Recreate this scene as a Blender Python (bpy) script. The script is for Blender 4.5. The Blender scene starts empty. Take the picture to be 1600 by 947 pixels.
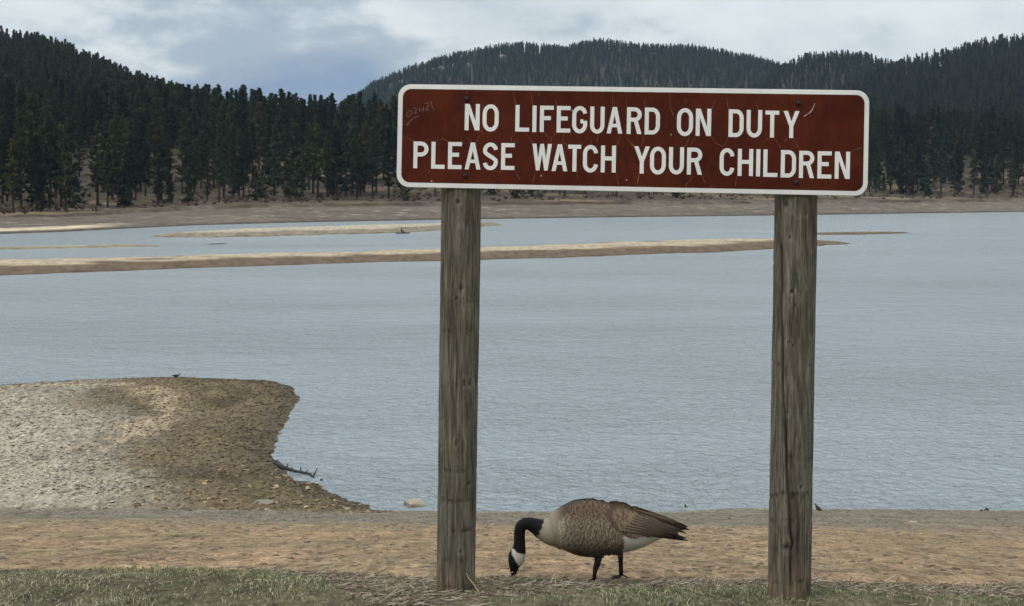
import bpy, bmesh, math, random
import numpy as np
from mathutils import Vector, Matrix

R = math.radians
scene = bpy.context.scene
COL = scene.collection

# ------------------------------------------------------------------ camera
# A level camera 8 m above the lake; photo pixel (px,py) at depth Y maps to
#   X = (px-800)/FP*Y    Z = CH-(py-HP)/FP*Y
FP, HP, CH, PW, PH = 2000.0, 290.0, 8.0, 1600.0, 947.0
cam_data = bpy.data.cameras.new("camera")
cam = bpy.data.objects.new("camera", cam_data)
COL.objects.link(cam)
cam.location = (0, 0, CH)
cam.rotation_euler = (R(90), 0, 0)
cam_data.sensor_width = 36.0
cam_data.lens = 36.0 * FP / PW
cam_data.shift_y = -(PH / 2 - HP) / PW
cam_data.clip_start = 0.05
cam_data.clip_end = 20000
scene.camera = cam

# ------------------------------------------------------------------ light
SUN_AZ, SUN_EL = R(-140), R(48)          # azimuth from +Y (forward), + = right
sd = bpy.data.lights.new("sun", 'SUN')
sun = bpy.data.objects.new("sun", sd)
COL.objects.link(sun)
sd.energy = 1.3
sd.angle = R(22)
sd.color = (1.0, 0.96, 0.9)
sdir = Vector((math.sin(SUN_AZ) * math.cos(SUN_EL), math.cos(SUN_AZ) * math.cos(SUN_EL), math.sin(SUN_EL)))
sun.rotation_euler = (-sdir).to_track_quat('-Z', 'Y').to_euler()

scene.view_settings.view_transform = 'Standard'
scene.view_settings.look = 'None'
scene.view_settings.gamma = 1.0
scene.view_settings.use_curve_mapping = False
scene.view_settings.exposure = 0.0
scene.cycles.max_bounces = 6
scene.cycles.volume_bounces = 1
scene.cycles.use_denoising = True


class NT:
    """tiny node-tree helper"""
    def __init__(self, tree):
        self.t = tree
        tree.nodes.clear()

    def n(self, kind, **kw):
        node = self.t.nodes.new(kind)
        for k, v in kw.items():
            if k.startswith('i_'):
                key = k[2:]
                key = int(key) if key.isdigit() else key.replace('_', ' ')
                node.inputs[key].default_value = v
            else:
                setattr(node, k, v)
        return node

    def l(self, a, b):
        self.t.links.new(a, b)

    def math(self, op, a, b=None, clamp=False):
        m = self.n('ShaderNodeMath', operation=op, use_clamp=clamp)
        for i, v in enumerate((a, b)):
            if v is None:
                continue
            if isinstance(v, (int, float)):
                m.inputs[i].default_value = v
            else:
                self.l(v, m.inputs[i])
        return m.outputs[0]

    def mix(self, fac, a, b, blend='MIX'):
        m = self.n('ShaderNodeMix', data_type='RGBA', blend_type=blend)
        for s, v in ((m.inputs[0], fac), (m.inputs[6], a), (m.inputs[7], b)):
            if isinstance(v, (int, float)):
                s.default_value = v
            elif isinstance(v, (tuple, list)):
                s.default_value = (*v[:3], 1)
            else:
                self.l(v, s)
        return m.outputs[2]

    def ramp(self, v, lo, hi, a=0.0, b=1.0, smooth=True):
        m = self.n('ShaderNodeMapRange', interpolation_type='SMOOTHSTEP' if smooth else 'LINEAR')
        self.l(v, m.inputs[0])
        for i, x in enumerate((lo, hi, a, b)):
            m.inputs[i + 1].default_value = x
        return m.outputs[0]

    def noise(self, vec, scale, detail=4.0, rough=0.55, dist=0.0):
        m = self.n('ShaderNodeTexNoise')
        if vec is not None:
            self.l(vec, m.inputs['Vector'])
        m.inputs['Scale'].default_value = scale
        m.inputs['Detail'].default_value = detail
        m.inputs['Roughness'].default_value = rough
        m.inputs['Distortion'].default_value = dist
        return m.outputs[0]

    def scale(self, vec, s, loc=(0, 0, 0)):
        m = self.n('ShaderNodeMapping')
        self.l(vec, m.inputs[0])
        m.inputs['Scale'].default_value = s
        m.inputs['Location'].default_value = loc
        return m.outputs[0]


world = bpy.data.worlds.new("World")
scene.world = world
world.use_nodes = True
w = NT(world.node_tree)
tc = w.n('ShaderNodeTexCoord').outputs['Generated']
sky = w.n('ShaderNodeTexSky', sky_type='NISHITA', sun_disc=False, sun_elevation=SUN_EL, sun_rotation=SUN_AZ)


wn = w.n('ShaderNodeTexNoise')
w.l(w.scale(tc, (1, 1, 1.6), (0.31, 0.2, 0.4)), wn.inputs['Vector'])
wn.inputs['Scale'].default_value = 9.0
wn.inputs['Detail'].default_value = 6.0
wn.inputs['Roughness'].default_value = 0.6
wsub = w.n('ShaderNodeVectorMath', operation='SUBTRACT')
w.l(wn.outputs['Color'], wsub.inputs[0])
wsub.inputs[1].default_value = (0.5, 0.5, 0.5)
wmul = w.n('ShaderNodeVectorMath', operation='MULTIPLY')
w.l(wsub.outputs[0], wmul.inputs[0])
wmul.inputs[1].default_value = (0.12, 0.12, 0.05)
wadd = w.n('ShaderNodeVectorMath', operation='ADD')
w.l(tc, wadd.inputs[0])
w.l(wmul.outputs[0], wadd.inputs[1])
warped = wadd.outputs[0]


def blob(center, radius, zs):
    c = Vector(center).normalized()
    v = w.scale(warped, (1, 1, zs))
    d = w.n('ShaderNodeVectorMath', operation='DISTANCE')
    w.l(v, d.inputs[0])
    d.inputs[1].default_value = (c.x, c.y, c.z * zs)
    return w.ramp(d.outputs['Value'], 0.0, radius, 1.0, 0.0)


cl_vec = w.scale(tc, (1, 1, 2.2), (0.13, 0.0, 0.07))
n1 = w.noise(cl_vec, 13.0, 8.0, 0.6, 0.0)
n2 = w.noise(cl_vec, 3.2, 4.0, 0.5, 0.2)
b_dark = w.math('MAXIMUM', blob((-0.24, 1, 0.088), 0.19, 1.9), blob((-0.12, 1, 0.10), 0.11, 1.3))
b_blue = blob((-0.18, 1, 0.058), 0.20, 3.0)
f_dark = w.ramp(w.math('ADD', w.math('MULTIPLY', n1, 1.1), w.math('MULTIPLY', b_dark, 0.42)), 0.58, 0.95)
f_soft = w.ramp(n2, 0.35, 0.7)
white = w.mix(w.ramp(w.math('ADD', w.math('MULTIPLY', n1, 0.5), w.math('MULTIPLY', n2, 0.5)), 0.36, 0.66), (8.3, 8.75, 8.8), (6.2, 6.8, 7.15))
cloud = w.mix(w.math('MULTIPLY', f_dark, 0.85), white, (3.6, 4.35, 5.15))
f_blue = w.ramp(w.math('ADD', w.math('MULTIPLY', n1, 0.35), w.math('MULTIPLY', b_blue, 0.9)), 0.28, 0.85)
cloud = w.mix(w.math('MULTIPLY', f_blue, 0.9), cloud, (2.2, 3.15, 4.75))
sep = w.n('ShaderNodeSeparateXYZ')
w.l(tc, sep.inputs[0])
cie = w.math('ADD', 1.0, w.math('MULTIPLY', w.math('MAXIMUM', w.math('SUBTRACT', sep.outputs[2], 0.12), 0.0), 1.0))
cloud = w.mix(1.0, cloud, cie, 'MULTIPLY')
out = w.mix(0.94, sky.outputs[0], cloud)
bg = w.n('ShaderNodeBackground')
bg.inputs['Strength'].default_value = 0.1
w.l(out, bg.inputs[0])
wo = w.n('ShaderNodeOutputWorld')
w.l(bg.outputs[0], wo.inputs[0])

# ------------------------------------------------------------------ helpers
def at(px, py, Y):
    return Vector(((px - 800) / FP * Y, Y, CH - (py - HP) / FP * Y))


def on_water(px, py):
    return at(px, py, CH * FP / (py - HP))


def link(name, mesh, mat=None, parent=None):
    o = bpy.data.objects.new(name, mesh)
    COL.objects.link(o)
    if mat is not None and mesh is not None and not mesh.materials:
        mesh.materials.append(mat)
    if parent is not None:
        o.parent = parent
    return o


def tag(o, label=None, cat=None, group=None, kind=None):
    for k, v in (('label', label), ('category', cat), ('group', group), ('kind', kind)):
        if v:
            o[k] = v
    return o


def empty(name, loc=(0, 0, 0), rz=0.0):
    o = bpy.data.objects.new(name, None)
    COL.objects.link(o)
    o.location = loc
    o.rotation_euler = (0, 0, rz)
    o.empty_display_size = 0.1
    return o


def np_mesh(name, V, F, col=None, smooth=False):
    """V (n,3), F (m,k) with one k; col (n,3) -> point colour attribute 'tint'"""
    V = np.asarray(V, np.float32)
    F = np.asarray(F, np.int32)
    me = bpy.data.meshes.new(name)
    me.vertices.add(len(V))
    me.vertices.foreach_set('co', V.ravel())
    k = F.shape[1]
    me.loops.add(F.size)
    me.loops.foreach_set('vertex_index', F.ravel())
    me.polygons.add(len(F))
    me.polygons.foreach_set('loop_start', np.arange(0, F.size, k, dtype=np.int32))
    me.polygons.foreach_set('use_smooth', np.full(len(F), smooth, bool))
    me.update(calc_edges=True)
    if col is not None:
        add_col(me, col)
    return me


def add_col(me, col):
    a = me.attributes.new('tint', 'FLOAT_COLOR', 'POINT')
    c = np.ones((len(me.vertices), 4), np.float32)
    c[:, :3] = col
    a.data.foreach_set('color', c.ravel())


class MB:
    """collects pieces for one mesh (polygons of any size)"""
    def __init__(self):
        self.v, self.f, self.c = [], [], []

    def add(self, vs, fs, col=(1, 1, 1)):
        b = len(self.v)
        self.v += [tuple(p) for p in vs]
        self.f += [tuple(i + b for i in f) for f in fs]
        if isinstance(col, list):
            self.c += col
        else:
            self.c += [col] * len(vs)

    def tube(self, pts, rad, n=6, col=(1, 1, 1), cap=True):
        pts = [Vector(p) for p in pts]
        if isinstance(rad, (int, float)):
            rad = [rad] * len(pts)
        vs, fs = [], []
        for i, p in enumerate(pts):
            t = (pts[min(i + 1, len(pts) - 1)] - pts[max(i - 1, 0)]).normalized()
            up = Vector((0, 0, 1)) if abs(t.z) < 0.9 else Vector((1, 0, 0))
            a = t.cross(up).normalized()
            b = a.cross(t)
            for k in range(n):
                q = 2 * math.pi * k / n
                vs.append(p + (a * math.cos(q) + b * math.sin(q)) * rad[i])
        for i in range(len(pts) - 1):
            for k in range(n):
                fs.append((i * n + k, i * n + (k + 1) % n, (i + 1) * n + (k + 1) % n, (i + 1) * n + k))
        if cap:
            fs.append(tuple(range(n - 1, -1, -1)))
            fs.append(tuple((len(pts) - 1) * n + k for k in range(n)))
        self.add(vs, fs, col)

    def mesh(self, name, smooth=False):
        me = bpy.data.meshes.new(name)
        me.from_pydata(self.v, [], self.f)
        me.update()
        if smooth:
            me.polygons.foreach_set('use_smooth', np.ones(len(me.polygons), bool))
        add_col(me, np.array(self.c, np.float32))
        return me


# value noise in numpy
_rs = np.random.RandomState(7)
_tab = _rs.rand(256, 256).astype(np.float64)


def vnoise(x, y):
    xi, yi = np.floor(x).astype(int), np.floor(y).astype(int)
    fx, fy = x - xi, y - yi
    fx, fy = fx * fx * (3 - 2 * fx), fy * fy * (3 - 2 * fy)
    g = lambda a, b: _tab[a & 255, b & 255]
    return (g(xi, yi) * (1 - fx) + g(xi + 1, yi) * fx) * (1 - fy) + (g(xi, yi + 1) * (1 - fx) + g(xi + 1, yi + 1) * fx) * fy


def fbm(x, y, oct=4, gain=0.5):
    s, a, t = 0, 1.0, 0
    for i in range(oct):
        s = s + a * (vnoise(x * 2 ** i + 17.3 * i, y * 2 ** i + 5.1 * i) - 0.5)
        t += a
        a *= gain
    return s / t * 2


def sstep(a, b, x):
    t = np.clip((x - a) / (b - a), 0, 1)
    return t * t * (3 - 2 * t)


def grid_faces(nu, nv):
    i = np.arange(nu - 1)[:, None] * nv + np.arange(nv - 1)[None, :]
    return np.stack([i, i + nv, i + nv + 1, i + 1], -1).reshape(-1, 4)


def poly_dist(X, Y, poly):
    """signed distance to polygon, + inside"""
    d = np.full(X.shape, 1e9)
    inside = np.zeros(X.shape, bool)
    n = len(poly)
    for i in range(n):
        ax, ay = poly[i]
        bx, by = poly[(i + 1) % n]
        ex, ey = bx - ax, by - ay
        t = np.clip(((X - ax) * ex + (Y - ay) * ey) / (ex * ex + ey * ey + 1e-12), 0, 1)
        d = np.minimum(d, np.hypot(X - ax - t * ex, Y - ay - t * ey))
        c = (ay > Y) != (by > Y)
        with np.errstate(divide='ignore', invalid='ignore'):
            xin = ax + (Y - ay) * ex / (ey if ey != 0 else 1e-12)
        inside ^= c & (X < xin)
    return np.where(inside, d, -d)


def smooth_poly(pts, it=2):
    for _ in range(it):
        q = []
        for i in range(len(pts)):
            a, b = pts[i], pts[(i + 1) % len(pts)]
            q.append((a[0] * .75 + b[0] * .25, a[1] * .75 + b[1] * .25))
            q.append((a[0] * .25 + b[0] * .75, a[1] * .25 + b[1] * .75))
        pts = q
    return pts


# ------------------------------------------------------------------ materials
def pbr(name, rough=0.8, spec=0.3):
    m = bpy.data.materials.new(name)
    m.use_nodes = True
    t = NT(m.node_tree)
    p = t.n('ShaderNodeBsdfPrincipled')
    p.inputs['Roughness'].default_value = rough
    p.inputs['Specular IOR Level'].default_value = spec
    o = t.n('ShaderNodeOutputMaterial')
    t.l(p.outputs[0], o.inputs[0])
    return m, t, p


def tint_mat(name, rough=0.8, spec=0.25, nscale=0.0, namp=0.3, bump=0.0, bdist=0.01, stretch=(1, 1, 1), rand=0.0):
    """colour from the 'tint' attribute x fine procedural noise (+ per object variation)"""
    m, t, p = pbr(name, rough, spec)
    a = t.n('ShaderNodeAttribute', attribute_name='tint').outputs['Color']
    c = a
    if nscale:
        co = t.n('ShaderNodeTexCoord').outputs['Object']
        nv = t.noise(t.scale(co, stretch), nscale, 5.0, 0.65)
        f = t.ramp(nv, 0.25, 0.75, 1 - namp, 1 + namp, False)
        c = t.mix(1.0, c, f, 'MULTIPLY')
        if bump:
            b = t.n('ShaderNodeBump')
            b.inputs['Strength'].default_value = bump
            b.inputs['Distance'].default_value = bdist
            t.l(nv, b.inputs['Height'])
            t.l(b.outputs[0], p.inputs['Normal'])
    if rand:
        r = t.n('ShaderNodeObjectInfo').outputs['Random']
        c = t.mix(1.0, c, t.ramp(r, 0, 1, 1 - rand, 1 + rand, False), 'MULTIPLY')
    t.l(c, p.inputs['Base Color'])
    return m


M = {}
m, t, p = pbr('shore_ground', 0.95, 0.1)
co = t.n('ShaderNodeTexCoord').outputs['Object']
a = t.n('ShaderNodeAttribute', attribute_name='tint').outputs['Color']
na = t.noise(t.scale(co, (1, 0.22, 1)), 30.0, 4.0, 0.7)
nb = t.noise(t.scale(co, (1, 0.25, 1)), 7.0, 6.0, 0.75, 0.4)
c = t.mix(1.0, a, t.ramp(na, 0.32, 0.68, 0.58, 1.40, False), 'MULTIPLY')
c = t.mix(1.0, c, t.ramp(nb, 0.33, 0.67, 0.50, 1.45, False), 'MULTIPLY')
t.l(c, p.inputs['Base Color'])
b = t.n('ShaderNodeBump')
b.inputs['Strength'].default_value = 0.9
b.inputs['Distance'].default_value = 0.05
t.l(t.math('ADD', nb, t.math('MULTIPLY', na, 0.3)), b.inputs['Height'])
t.l(b.outputs[0], p.inputs['Normal'])
M['ground'] = m
M['terrain'] = tint_mat('hill_ground', 0.95, 0.1, 0.5, 0.5, 0.6, 0.4)
M['bar'] = tint_mat('bar_sand', 0.95, 0.1, 1.3, 0.4, 0.6, 0.1, (1, 0.4, 1))
M['stone'] = tint_mat('stone', 0.85, 0.25, 14.0, 0.25, 0.4, 0.01, rand=0.35)
M['grass'] = tint_mat('grass', 0.7, 0.2)
M['straw'] = tint_mat('straw', 0.8, 0.2)
def leaf_mat(name):
    m, t, p = pbr(name, 0.85, 0.1)
    c = t.n('ShaderNodeAttribute', attribute_name='tint').outputs['Color']
    r = t.n('ShaderNodeObjectInfo').outputs['Random']
    c = t.mix(1.0, c, t.ramp(r, 0, 1, 0.5, 1.55, False), 'MULTIPLY')
    hue = t.math('FRACT', t.math('MULTIPLY', r, 37.7))
    c = t.mix(1.0, c, t.mix(hue, (0.78, 0.95, 1.12), (1.28, 1.06, 0.80)), 'MULTIPLY')
    t.l(c, p.inputs['Base Color'])
    nv = t.n('ShaderNodeAttribute', attribute_name='crown_normal').outputs['Vector']
    vt = t.n('ShaderNodeVectorTransform', vector_type='NORMAL', convert_from='OBJECT', convert_to='WORLD')
    t.l(nv, vt.inputs[0])
    t.l(vt.outputs[0], p.inputs['Normal'])
    tl = t.n('ShaderNodeBsdfTranslucent')
    t.l(c, tl.inputs[0])
    t.l(vt.outputs[0], tl.inputs['Normal'])
    mx = t.n('ShaderNodeMixShader')
    mx.inputs[0].default_value = 0.3
    t.l(p.outputs[0], mx.inputs[1])
    t.l(tl.outputs[0], mx.inputs[2])
    t.l(mx.outputs[0], [n_ for n_ in t.t.nodes if n_.type == 'OUTPUT_MATERIAL'][0].inputs[0])
    return m


def add_normals(me, N):
    a = me.attributes.new('crown_normal', 'FLOAT_VECTOR', 'POINT')
    a.data.foreach_set('vector', np.asarray(N, np.float32).ravel())


def crown_normals(V, H):
    """soft outward normals of the crown's volume, a little broken up card by card"""
    c = np.stack([0 * V[:, 0], 0 * V[:, 0], np.clip(V[:, 2] - 1.2, H * 0.15, H * 0.9)], -1)
    N = V - c
    N /= np.linalg.norm(N, axis=1)[:, None] + 1e-6
    j = np.repeat(np.random.RandomState(len(V)).normal(0, 0.20, (len(V) // 4 + 1, 3)), 4, 0)[:len(V)]
    N = N + j + np.array([0, 0, 0.25])
    return N / np.linalg.norm(N, axis=1)[:, None]


M['needle'] = leaf_mat('pine_needles')
M['bark'] = tint_mat('pine_bark', 0.9, 0.1, 1.2, 0.3)
M['plumage'] = tint_mat('plumage', 0.75, 0.15, 160.0, 0.22, 0.25, 0.002, (1, 1, 1))
M['skinleg'] = tint_mat('bird_leg', 0.6, 0.3, 80.0, 0.25)
M['bird'] = tint_mat('bird', 0.8, 0.2)
M['dark_wood'] = tint_mat('wet_wood', 0.6, 0.4, 12.0, 0.3)
M['boat'] = tint_mat('boat_plastic', 0.4, 0.4, 6.0, 0.1)
M['cloth'] = tint_mat('cloth', 0.9, 0.1, 30.0, 0.2)

# weathered post wood
m, t, p = pbr('weathered_wood', 0.9, 0.15)
co = t.n('ShaderNodeTexCoord').outputs['Object']
a = t.n('ShaderNodeAttribute', attribute_name='tint').outputs['Color']
fine = t.noise(t.scale(co, (1, 1, 0.045)), 150.0, 6.0, 0.7)
broad = t.noise(t.scale(co, (1, 1, 0.13)), 34.0, 5.0, 0.65, 0.8)
blot = t.noise(co, 9.0, 4.0, 0.6)
c = t.mix(t.ramp(broad, 0.34, 0.66), (0.066, 0.054, 0.040), (0.150, 0.131, 0.100))
c = t.mix(t.math('MULTIPLY', t.ramp(blot, 0.45, 0.7), 0.6), c, (0.10, 0.102, 0.075))
c = t.mix(1.0, c, t.ramp(fine, 0.32, 0.68, 0.30, 1.65, False), 'MULTIPLY')
c = t.mix(1.0, c, a, 'MULTIPLY')
t.l(c, p.inputs['Base Color'])
b = t.n('ShaderNodeBump')
b.inputs['Strength'].default_value = 0.7
b.inputs['Distance'].default_value = 0.004
t.l(t.math('ADD', fine, broad), b.inputs['Height'])
t.l(b.outputs[0], p.inputs['Normal'])
M['post'] = m

# sign faces
def sign_mat(name, col, col2, rough, spec=0.3):
    m, t, p = pbr(name, rough, spec)
    co = t.n('ShaderNodeTexCoord').outputs['Object']
    n = t.noise(co, 6.0, 6.0, 0.65)
    n2 = t.noise(t.scale(co, (1, 1, 0.3)), 60.0, 4.0, 0.7)
    c = t.mix(t.ramp(t.math('ADD', t.math('MULTIPLY', n, 0.7), t.math('MULTIPLY', n2, 0.3)), 0.35, 0.68), col, col2)
    t.l(c, p.inputs['Base Color'])
    t.l(t.ramp(n, 0.3, 0.7, rough - 0.1, rough + 0.15, False), p.inputs['Roughness'])
    return m


M['sign_brown'] = sign_mat('sign_brown', (0.050, 0.0082, 0.0030), (0.095, 0.0175, 0.0062), 0.6, 0.12)
M['sign_white'] = sign_mat('sign_white', (0.68, 0.67, 0.63), (0.78, 0.77, 0.73), 0.5)
M['sign_crack'] = sign_mat('sign_crack', (0.16, 0.08, 0.05), (0.22, 0.12, 0.08), 0.8)
M['scratch'] = sign_mat('sign_scratch', (0.13, 0.07, 0.055), (0.20, 0.12, 0.10), 0.8)
M['scuff'] = sign_mat('sign_scuff', (0.30, 0.24, 0.21), (0.40, 0.34, 0.30), 0.8)
M['bolt'] = sign_mat('sign_bolt', (0.022, 0.008, 0.006), (0.04, 0.012, 0.009), 0.5)

# water
m, t, p = pbr('lake_water', 0.20, 0.5)
p.inputs['IOR'].default_value = 1.34
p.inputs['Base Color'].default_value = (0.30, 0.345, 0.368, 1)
co = t.n('ShaderNodeTexCoord').outputs['Object']
h1 = t.noise(t.scale(co, (1.0, 0.9, 1)), 3.4, 4.0, 0.62, 0.4)
h2 = t.noise(t.scale(co, (0.8, 1.0, 1)), 0.75, 4.0, 0.65, 0.4)
h3 = t.noise(t.scale(co, (0.5, 1.0, 1)), 0.12, 2.0, 0.5)
gust = t.noise(t.scale(co, (0.35, 1.0, 1)), 0.055, 3.0, 0.55)
amp = t.ramp(gust, 0.3, 0.7, 0.7, 1.3)
hh = t.math('ADD', t.math('MULTIPLY', h1, 0.29), t.math('ADD', t.math('MULTIPLY', h2, 0.46), t.math('MULTIPLY', h3, 0.35)))
hh = t.math('MULTIPLY', hh, amp)
b = t.n('ShaderNodeBump')
b.inputs['Strength'].default_value = 1.0
b.inputs['Distance'].default_value = 1.0
t.l(hh, b.inputs['Height'])
t.l(b.outputs[0], p.inputs['Normal'])
M['water'] = m

# ------------------------------------------------------------------ near shore
PEN = [tuple(on_water(*q).xy) for q in [(572, 788), (528, 776), (490, 756), (452, 745), (427, 716), (431, 690), (446, 660),
                                        (466, 625), (458, 605), (425, 595), (270, 588.5), (120, 594), (0, 602), (-220, 612)]]
PEN += [(-60, 46), (-75, 20), (-6, 18), (-2.5, 29)]


BY = [-60, -10, 0, 2.6, 3.5, 4.4, 5.3, 31.7, 44, 70, 200]
BZ = [7.6, 6.75, 6.72, 6.77, 6.75, 6.606, 6.415, 0.0, -2.6, -3.5, -5]


def near_z(X, Y, rough=True):
    X, Y = np.asarray(X, float), np.asarray(Y, float)
    wob = 0.35 * fbm(X * 0.11 + 3, Y * 0.02, 3) * sstep(12, 30, Y)
    z = np.interp(Y, BY, BZ) - 0.012 * np.clip(X, -6, 6) * (1 - sstep(8, 25, Y)) + wob * 0.5
    d = poly_dist(X + 0.14 * fbm(X * 3.1, Y * 3.1, 3), Y + 0.14 * fbm(X * 2.9 + 9, Y * 2.9, 3), PEN)
    pen = np.where(d > 0, 0.95 * (1 - np.exp(-np.maximum(d, 0) / 7.5)), np.maximum(d, -12) * 0.16)
    pen = pen + 0.10 * fbm(X * 0.35, Y * 0.35, 3) * sstep(0.5, 3, d)
    k = 0.12
    h = np.clip(0.5 + 0.5 * (z - pen) / k, 0, 1)
    zz = pen * (1 - h) + z * h + k * h * (1 - h) * 0.5
    if rough:
        fine = 0.016 * fbm(X * 4.3, Y * 2.2, 3) * sstep(5.0, 5.8, Y) + 0.010 * fbm(X * 5, Y * 5, 3) * (1 - sstep(5, 5.6, Y))
        fine = fine + 0.07 * fbm(X * 2.7 + 40, Y * 2.7, 3) * sstep(0.3, 1.5, d)
        zz = zz + fine
    return zz, d


def hit(px, py, Y0=3.0, Y1=60.0):
    """where the ray through a photo pixel meets the near ground"""
    Ys = np.geomspace(Y0, Y1, 3000)
    X = (px - 800) / FP * Ys
    z, _ = near_z(X, Ys, False)
    ray = CH - (py - HP) / FP * Ys
    i = np.argmax(ray <= z)
    return Vector((X[i], Ys[i], z[i]))


def gz(x, y):
    """height of the beach mesh at (x, y)"""
    i = min(max(int(np.searchsorted(gx, x)) - 1, 0), len(gx) - 2)
    j = min(max(int(np.searchsorted(gy, y)) - 1, 0), len(gy) - 2)
    u, v = (x - gx[i]) / (gx[i + 1] - gx[i]), (y - gy[j]) / (gy[j + 1] - gy[j])
    return float((GZ[i, j] * (1 - u) + GZ[i + 1, j] * u) * (1 - v) + (GZ[i, j + 1] * (1 - u) + GZ[i + 1, j + 1] * u) * v)


# grass edge line in world (X -> Y), from the photo
edge_px = [(-500, 886), (0, 888), (150, 889), (300, 888), (450, 891), (560, 897), (660, 903), (760, 903), (900, 905), (1050, 903), (1200, 906), (1350, 911), (1500, 915), (1650, 917), (2200, 920)]
edge_w = [hit(a, b) for a, b in edge_px]
EX, EY = [q.x for q in edge_w], [q.y for q in edge_w]
edge_y = lambda X: np.interp(X, EX, EY)

ux = np.linspace(-1, 1, 641)
gx = 75 * np.sinh(3.6 * ux) / math.sinh(3.6)
gy = np.concatenate([np.linspace(-40, 2.5, 18)[:-1], np.linspace(2.5, 6.5, 90)[:-1], 6.5 + 28.5 * np.linspace(0, 1, 170)[:-1] ** 1.35,
                     np.linspace(35, 56, 110)[:-1], np.linspace(56, 90, 14)])
GX, GY = np.meshgrid(gx, gy, indexing='ij')
GZ, GD = near_z(GX, GY)


def near_colour(X, Y, Z, D):
    tan = np.array([0.285, 0.208, 0.124])
    tan2 = np.array([0.325, 0.220, 0.132])
    grey = np.array([0.20, 0.170, 0.128])
    soil = np.array([0.125, 0.108, 0.066])
    brown = np.array([0.150, 0.113, 0.068])
    palegrey = np.array([0.37, 0.325, 0.255])
    sandy = np.array([0.46, 0.36, 0.24])
    wet = np.array([0.075, 0.055, 0.035])
    n = fbm(X * 0.5, Y * 0.25, 4)
    n2 = fbm(X * 1.7 + 8, Y * 1.1, 4)
    f = lambda a: a[..., None]
    streak = fbm(X * 4.5 + 31, Y * 0.9, 3)
    c = tan * (1 + 0 * f(X)) + (tan2 - tan) * f(sstep(-0.3, 0.4, n2))
    c = c * f(1 + 0.18 * streak)
    # grey gravel lower on the beach
    g = sstep(11.0, 17.0, Y + 4.0 * n + 2.5 * n2)
    c = c * f(1 - g) + (grey * f(1 + 0.25 * n2 + 0.15 * streak)) * f(g)
    # paler lip just above the water
    lip = np.exp(-((Z - 0.35) / 0.22) ** 2) * (D < 1)
    c = c * f(1 - 0.5 * lip) + np.array([0.33, 0.28, 0.2]) * f(0.5 * lip)
    # headland
    pw = sstep(0.0, 1.0, D) * sstep(26.5, 30.5, Y + 1.5 * n)
    px = 800 + X / np.maximum(Y, 1) * FP
    gw = sstep(330, 80, px + 130 * n + 60 * n2 + 5.0 * np.maximum(Y - 40, 0) * 1.8)
    pc = brown * f(1 + 0.45 * n2) * f(1 - gw) + palegrey * f(1 + 0.3 * n2) * f(gw)
    track = np.interp(Y, [34, 38, 42, 45, 47.5, 49, 50.5], [-13.6, -11.7, -11.4, -12.2, -13.5, -15.5, -22])
    tk = np.exp(-((X - track + 0.9 * n2) / np.interp(Y, [34, 44, 50], [0.25, 0.55, 1.3])) ** 2) * sstep(35, 39, Y) * sstep(52.0, 50.5, Y)
    pc = pc * f(1 - 0.75 * tk) + sandy * f(0.75 * tk)
    dark = sstep(0.1, 0.6, fbm(X * 0.8 + 60, Y * 0.5, 4)) * (1 - gw)
    pc = pc * f(1 - 0.45 * dark)
    c = c * f(1 - pw) + pc * f(pw)
    # wet rim along the waterline
    wr = sstep(0.16, 0.02, Z) * (D > -1.5)
    c = c * f(1 - 0.75 * wr) + wet * f(0.75 * wr)
    # soil under the grass
    gr = sstep(0.03, -0.06, Y - edge_y(X) + 0.05 * n2)
    c = c * f(1 - gr) + soil * f(1 + 0.4 * n2) * f(gr)
    return np.clip(c, 0.01, 0.8)


beach = link('beach', np_mesh('beach', np.stack([GX, GY, GZ], -1).reshape(-1, 3), grid_faces(len(gx), len(gy)),
                              near_colour(GX, GY, GZ, GD).reshape(-1, 3), True), M['ground'])
tag(beach, 'sloping tan and grey beach running down to the lake', kind='structure')

# lake
S = 6000.0
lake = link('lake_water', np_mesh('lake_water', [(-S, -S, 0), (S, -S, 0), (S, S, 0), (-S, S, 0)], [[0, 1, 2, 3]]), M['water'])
tag(lake, 'rippled pale blue lake', kind='structure')

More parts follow.
